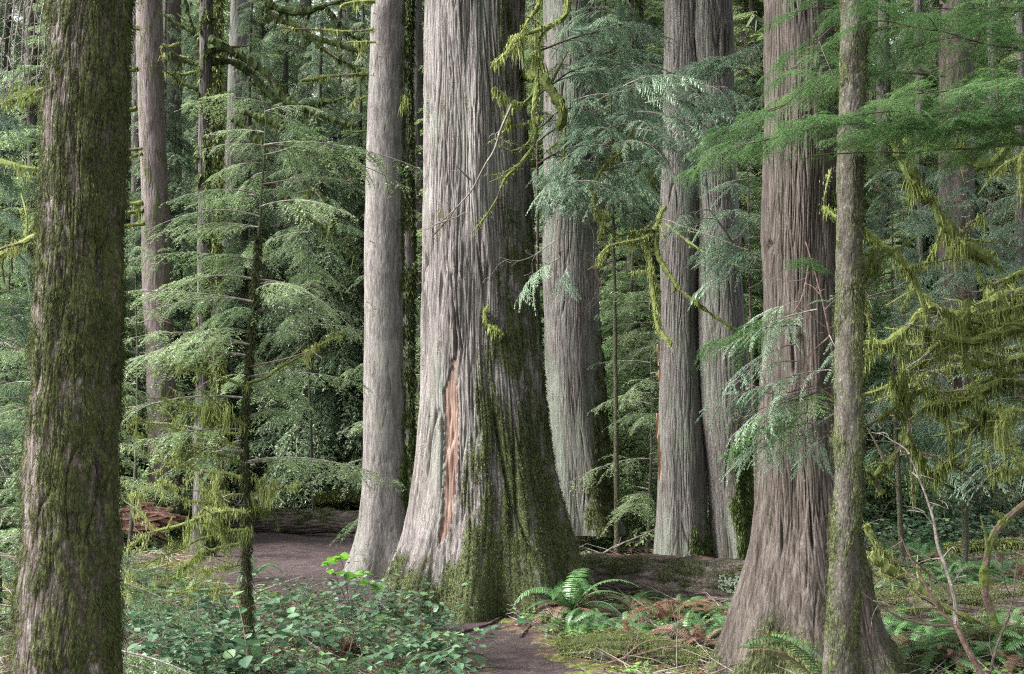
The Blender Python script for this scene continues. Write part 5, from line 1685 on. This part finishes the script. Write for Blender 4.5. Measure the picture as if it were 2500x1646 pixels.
cnt = 0
for (x0, x1, y0, y1, n, s0, s1, lab) in [
    (275, 1060, 1470, 1650, 50, .5, 1.15, "glossy broad leaved shrub in the thicket along the bottom, left of the path"),
    (480, 960, 1400, 1480, 15, .5, .8, "glossy broad leaved shrub in the thicket along the bottom, left of the path"),
    (280, 560, 1440, 1520, 10, .5, .8, "glossy broad leaved shrub in the thicket along the bottom, left of the path"),
    (860, 1020, 1400, 1450, 7, .5, .75, "glossy broad leaved shrub in the thicket along the bottom, left of the path"),
    (2010, 2385, 1190, 1290, 66, .8, 1.3, "glossy broad leaved shrub in the bed on the slope at the right"),
    (430, 840, 1090, 1185, 60, 1.0, 1.8, "broad leaved shrub behind the log beyond the path"),
    (0, 45, 1200, 1500, 12, .8, 1.2, "broad leaved shrub at the left end behind the nearest trunk"),
    (1360, 1530, 1190, 1280, 10, .7, 1.1, "broad leaved shrub between the broad grey trunk and the twin cedar")]:
    for i in range(n):
        p = G(random.uniform(x0, x1), random.uniform(y0, y1), -.02)
        if capdist(np.array([p[0]]), np.array([p[1]]), PATH)[0] > (.02 if y0 > 1300 else -.1):
            continue
        put_shrub(p, random.uniform(s0, s1), lab, lab + " (group)" if False else "shrubs: " + lab)
# a sprig of fresh lime leaves by the pale trunk
bl = thing("leafy_sprig", "sprig of bright lime green leaves standing before the pale trunk's foot", "plant", G(815, 1425))
gs, gl = Geo(), Geo()
P2, D2 = [], []
for (x, y) in [(760, 1305), (790, 1290), (775, 1330), (800, 1335), (830, 1340), (860, 1352), (880, 1365), (845, 1330)]:
    a, b = G(815, 1425), U(x, y, 11.0)
    sp = smooth_path([a, a * .4 + b * .6 + [0, 0, .03], b], .05, .01, x)
    tube(gs, sp, np.linspace(.004, .002, len(sp)), 4)
    for j in range(5):
        P2.append(sp[-1 - j // 2])
        D2.append([math.cos(j * 1.3 + x), math.sin(j * 1.3 + x) * .6, random.uniform(-.2, .3)])
P2, D2 = np.array(P2), unit(np.array(D2))
up = unit(np.array([0, -.5, .9]) + rng.normal(0, .25, (len(P2), 3)))
Y = unit(np.cross(up, D2))
gl.inst(LEAF, np.stack([D2, Y, np.cross(D2, Y)], -1) * (.095 * rng.uniform(.6, 1.15, len(P2)))[:, None, None], P2, a=rng.random(len(P2)))
gs.build("stems", M_RTWIG, bl)
gl.build("leaves", M_BRIGHT, bl)

# ---------------------------------------------------------------- bare saplings and fallen branches at the right
bs = thing("bare_sapling", "forked leafless sapling with pale blotched stems at the lower right", "sapling", U(2285, 1600, 7.6))
for k, (pts, r0, r1, n) in enumerate([
    ([(2290, 1600), (2262, 1530), (2238, 1480), (2218, 1450)], .022, .017, 1),
    ([(2218, 1450), (2222, 1400), (2205, 1340), (2180, 1270), (2165, 1190), (2130, 1100), (2105, 1045)], .016, .004, 8),
    ([(2218, 1450), (2180, 1410), (2140, 1340), (2110, 1290), (2090, 1240)], .012, .004, 7),
    ([(2290, 1590), (2320, 1500), (2345, 1420), (2360, 1340), (2372, 1240)], .010, .004, 6),
    ([(2215, 1455), (2160, 1455), (2100, 1440), (2040, 1405), (1990, 1370)], .009, .003, 6),
    ([(2200, 1370), (2150, 1320), (2080, 1270), (2020, 1240)], .007, .003, 6)]):
    bare_twig(bs, UU(pts, 7.7), r0, r1, n, mat=[M_RTWIG, M_TWIG, M_RTWIG, M_DTWIG, M_DTWIG, M_DTWIG][k], seed=400 + k, name="stem", sublen=.28)
ms_ = thing("curved_bare_stem", "curved brown mossy stem rising in an arc at the right edge", "sapling", U(2325, 1480, 9.6))
mossy_limb(ms_, UU([(2325, 1490), (2308, 1430), (2292, 1370), (2290, 1310), (2305, 1250), (2335, 1210), (2390, 1165), (2440, 1130)], 9.6), .030, .026, 160, .03, bare=.75, wood=M_RTWIG, wid=.007, seed=410, twigs=1, name="stem")
mossy_limb(ms_, UU([(2335, 1210), (2320, 1195), (2308, 1190)], 9.6), .012, .01, 600, .12, wid=.007, seed=411, twigs=0)
BR = [
    ([(2030, 1250), (2050, 1200), (2065, 1170), (2100, 1150)], .010, "pale bare branch leaning beside the thin speckled trunk"),
    ([(1995, 1330), (2010, 1260), (2005, 1200)], .008, "thin upright dead twig just right of the thin speckled trunk"),
    ([(1345, 1275), (1420, 1265), (1480, 1225), (1525, 1150)], .020, "grey dead branch leaning behind the log, left of the twin cedar"),
    ([(1360, 1310), (1430, 1270), (1500, 1240), (1535, 1220)], .018, "second grey dead branch lying behind the log"),
    ([(1340, 1255), (1400, 1258), (1470, 1262), (1520, 1250)], .03, "reddish dead branch lying flat behind the log"),
    ([(1405, 1545), (1480, 1522), (1540, 1508), (1620, 1506)], .011, "orange brown stick lying on the low mossy log"),
    ([(1500, 1590), (1580, 1600), (1650, 1570), (1720, 1540)], .010, "grey stick lying at the bottom beside the red brown cedar's root"),
    ([(1420, 1560), (1500, 1585), (1570, 1600)], .009, "pale stick at the bottom edge right of the path"),
    ([(1250, 1460), (1210, 1425), (1190, 1405)], .008, "pale stick sticking up at the huge cedar's foot"),
    ([(1575, 1560), (1572, 1480), (1575, 1445)], .007, "thin upright dead stick in the fern patch"),
    ([(1500, 1440), (1560, 1470), (1620, 1500)], .009, "pale stick leaning in the fern patch"),
    ([(270, 1450), (340, 1475), (430, 1500)], .012, "reddish stick lying beside the nearest trunk"),
    ([(430, 1415), (470, 1455), (520, 1485), (560, 1495)], .012, "dark broken branch lying left of the moss draped sapling"),
    ([(840, 1545), (845, 1500), (830, 1440)], .010, "pale curved stick standing in the thicket left of the path"),
    ([(640, 1560), (720, 1570), (800, 1560), (845, 1520)], .010, "pale bent stick lying in the thicket left of the path"),
    ([(720, 1460), (780, 1475), (850, 1490)], .010, "red brown stick in the thicket left of the path"),
    ([(1070, 1500), (1090, 1530), (1110, 1545)], .007, "small pale stick at the path's left edge"),
]
for k, (pts, r0, lab) in enumerate(BR):
    gy = G(pts[0][0], max(q[1] for q in pts))
    d = min(gy[1], 21)
    b = thing("dead_branch", lab, "branch", U(*pts[0], d))
    bare_twig(b, UU(pts, d), r0, r0 * .35, 4, mat=[M_TWIG, M_RTWIG][("red" in lab or "orange" in lab)], seed=430 + k, name="stick", sublen=.2)
mossy = [([(700, 1440), (720, 1400), (738, 1372), (760, 1395), (785, 1415)], .012, "moss wrapped bent branch arching up in the thicket left of the path"),
         ([(870, 1480), (920, 1462), (975, 1452)], .014, "mossy stick lying in the thicket near the path"),
         ([(1500, 1535), (1497, 1515), (1492, 1500)], .016, "short mossy stump peg on the low log")]
for k, (pts, r0, lab) in enumerate(mossy):
    d = min(G(*pts[0])[1], G(*pts[-1])[1])
    b = thing("mossy_stick", lab, "branch", U(*pts[0], d))
    mossy_limb(b, UU(pts, d), r0, r0 * .8, 500, .03, wid=.006, seed=460 + k, twigs=0, name="stick")

# ---------------------------------------------------------------- ground cover nobody could count
def ground_pts(n, far=30, pw=1.0, path_ok=False, y0=6.5):
    y = y0 * (far / y0) ** (rng.random(n) ** pw)
    x = rng.uniform(-.52, .52, n) * y
    if not path_ok:
        k = pathmask(x, y) < -0.03
        x, y = x[k], y[k]
    z = terr(x, y) + 0.012
    return np.stack([x, y, z], 1)


P = ground_pts(60000)
n = len(P)
D = unit(rng.normal(0, 1, (n, 3)) * [1, 1, .25])
sc = 1 + P[:, 1] / 18
g = Geo()
ribbons(g, P, D, .035 * sc * rng.uniform(.4, 1.5, n), .011 * sc, np.cross(D, np.array([0, 0, 1.0]) + rng.normal(0, .5, (n, 3))), -.05, 1, a=rng.random(n))
P = ground_pts(30000, path_ok=True)
P = P[pathmask(P[:, 0], P[:, 1]) > -.05]
P = P[(noise(P * 2.2) + .6 * rng.random(len(P)) > .35)]
P[:, 2] -= .012
n = len(P)
D = unit(rng.normal(0, 1, (n, 3)) * [1, 1, .2])
ribbons(g, P + [0, 0, .01], D, .03 * rng.uniform(.4, 1.5, n), .008, np.cross(D, [0, 0, 1.0]), 0, 1, a=rng.random(n))
tag(g.build("leaf_litter", M_LITTER), kind='stuff')
g = Geo()
P = ground_pts(7500)
for i, p in enumerate(P):
    a = rng.random() * 6.28
    L = rng.uniform(.08, .45)  * (1 + p[1] / 25)
    q = p + np.array([math.cos(a), math.sin(a), rng.uniform(-.05, .35)]) * L
    m = (p + q) / 2 + rng.normal(0, .03, 3)
    tube(g, np.array([p, m, q]), [.003 * (1 + p[1] / 15), .0025 * (1 + p[1] / 15), .0012], 3, cap=False)
tag(g.build("twig_debris", M_TWIG), kind='stuff')
g = Geo()
P = ground_pts(150000, 34)
k = fbm(P * 1.1 + 3, 3) + 0.15 > rng.random(len(P)) * .45
P = P[k]
n = len(P)
sc = 1 + P[:, 1] / 14
D = unit(rng.normal(0, .6, (n, 3)) + [0, 0, .7])
ribbons(g, P, D, .020 * sc * rng.uniform(.5, 1.4, n), .009 * sc, np.cross(D, rng.normal(0, 1, (n, 3))), .3, 2, a=np.clip(.55 + .4 * noise(P * 3), 0, 1))
tag(g.build("ground_moss", M_MOSS), kind='stuff')
g = Geo()
P = ground_pts(90000, 34)
msk = noise(P * [1.3, 1.0, 0] + 8) + .25 * noise(P * 5) > .12 + .25 * rng.random(len(P))
c1 = G(1225, 1455)
msk |= np.hypot(P[:, 0] - c1[0], (P[:, 1] - c1[1]) * .6) < .45
P = P[msk][:26000]
n = len(P)
sc = 1 + P[:, 1] / 16
az = rng.random(n) * 6.28
DD = unit(np.stack([np.cos(az), np.sin(az), rng.normal(.1, .2, n)], 1))
Y = unit(np.cross(np.array([0, 0, 1.0]) + rng.normal(0, .3, (n, 3)), DD))
g.inst(LEAF, np.stack([DD, Y, np.cross(DD, Y)], -1) * (.024 * sc * rng.uniform(.6, 1.3, n))[:, None, None], P + np.stack([np.zeros(n), np.zeros(n), rng.uniform(.01, .09, n)], 1), a=rng.random(n))
tag(g.build("ground_cover_plants", M_HERB), kind='stuff')


rt = np.random.default_rng(5)
for k, (pts, r0) in enumerate([([(1195, 1412), (1160, 1440), (1110, 1458), (1060, 1470)], .022), ([(905, 1385), (870, 1400), (820, 1402), (770, 1392)], .03), ([(1245, 1415), (1235, 1450), (1210, 1480)], .018)]):
    p = smooth_path([G(x, y, -.012 + .012 * (i % 2)) for i, (x, y) in enumerate(pts)], .03, .01, k)
    g = Geo()
    tube(g, p, np.linspace(r0, r0 * .4, len(p)), 9, a=.2, lump=.35, lumpf=12)
    ob = g.build("surface_root", M_LOG, None, smooth=True)
    tag(ob, ["bare root crossing the path from the huge cedar's base", "bare root running over the path from the pale trunk's foot", "short root beside the path under the huge cedar"][k], "root")
for k in range(26):
    p = G(rt.uniform(280, 1040), rt.uniform(1410, 1600))
    if pathmask(p[0:1], p[1:2])[0] > 0:
        continue
    a, L = rt.uniform(0, 6.28), rt.uniform(.35, .9)
    q = p + np.array([math.cos(a) * L, math.sin(a) * L * .5, rt.uniform(.15, .55)])
    b = thing("dead_branch", "thin leafless twig sticking out of the shrub thicket along the bottom left", "branch", p, "bare twigs in the bottom left thicket")
    bare_twig(b, [p, (p + q) / 2 + rt.normal(0, .05, 3), q], .006, .002, 5, mat=[M_TWIG, M_RTWIG][k % 2], seed=600 + k, name="stick", sublen=.3)

for k in range(30):
    x, y = (rt.uniform(1340, 1700), rt.uniform(1425, 1560)) if k % 2 else (rt.uniform(2010, 2380), rt.uniform(1400, 1560))
    p = G(x, y)
    if pathmask(p[0:1], p[1:2])[0] > 0:
        continue
    if k % 3:
        o = place("fern_clump", fm[3], p, (0, 0, rt.uniform(0, 6.28)), rt.uniform(.5, .85))
        tag(o, "withered brown fern lying in the fern beds of the forest floor", "fern", "withered ferns of the forest floor")
    else:
        a, L = rt.uniform(0, 6.28), rt.uniform(.4, 1.1)
        q = p + np.array([math.cos(a) * L, math.sin(a) * L * .5, rt.uniform(.05, .35)])
        b = thing("dead_branch", "thin leafless twig lying among the ferns at the lower right", "branch", p, "bare twigs among the lower right ferns")
        bare_twig(b, [p, (p + q) / 2 + rt.normal(0, .06, 3), q], .008, .002, 6, mat=[M_TWIG, M_RTWIG][k % 2], seed=640 + k, name="stick", sublen=.3)
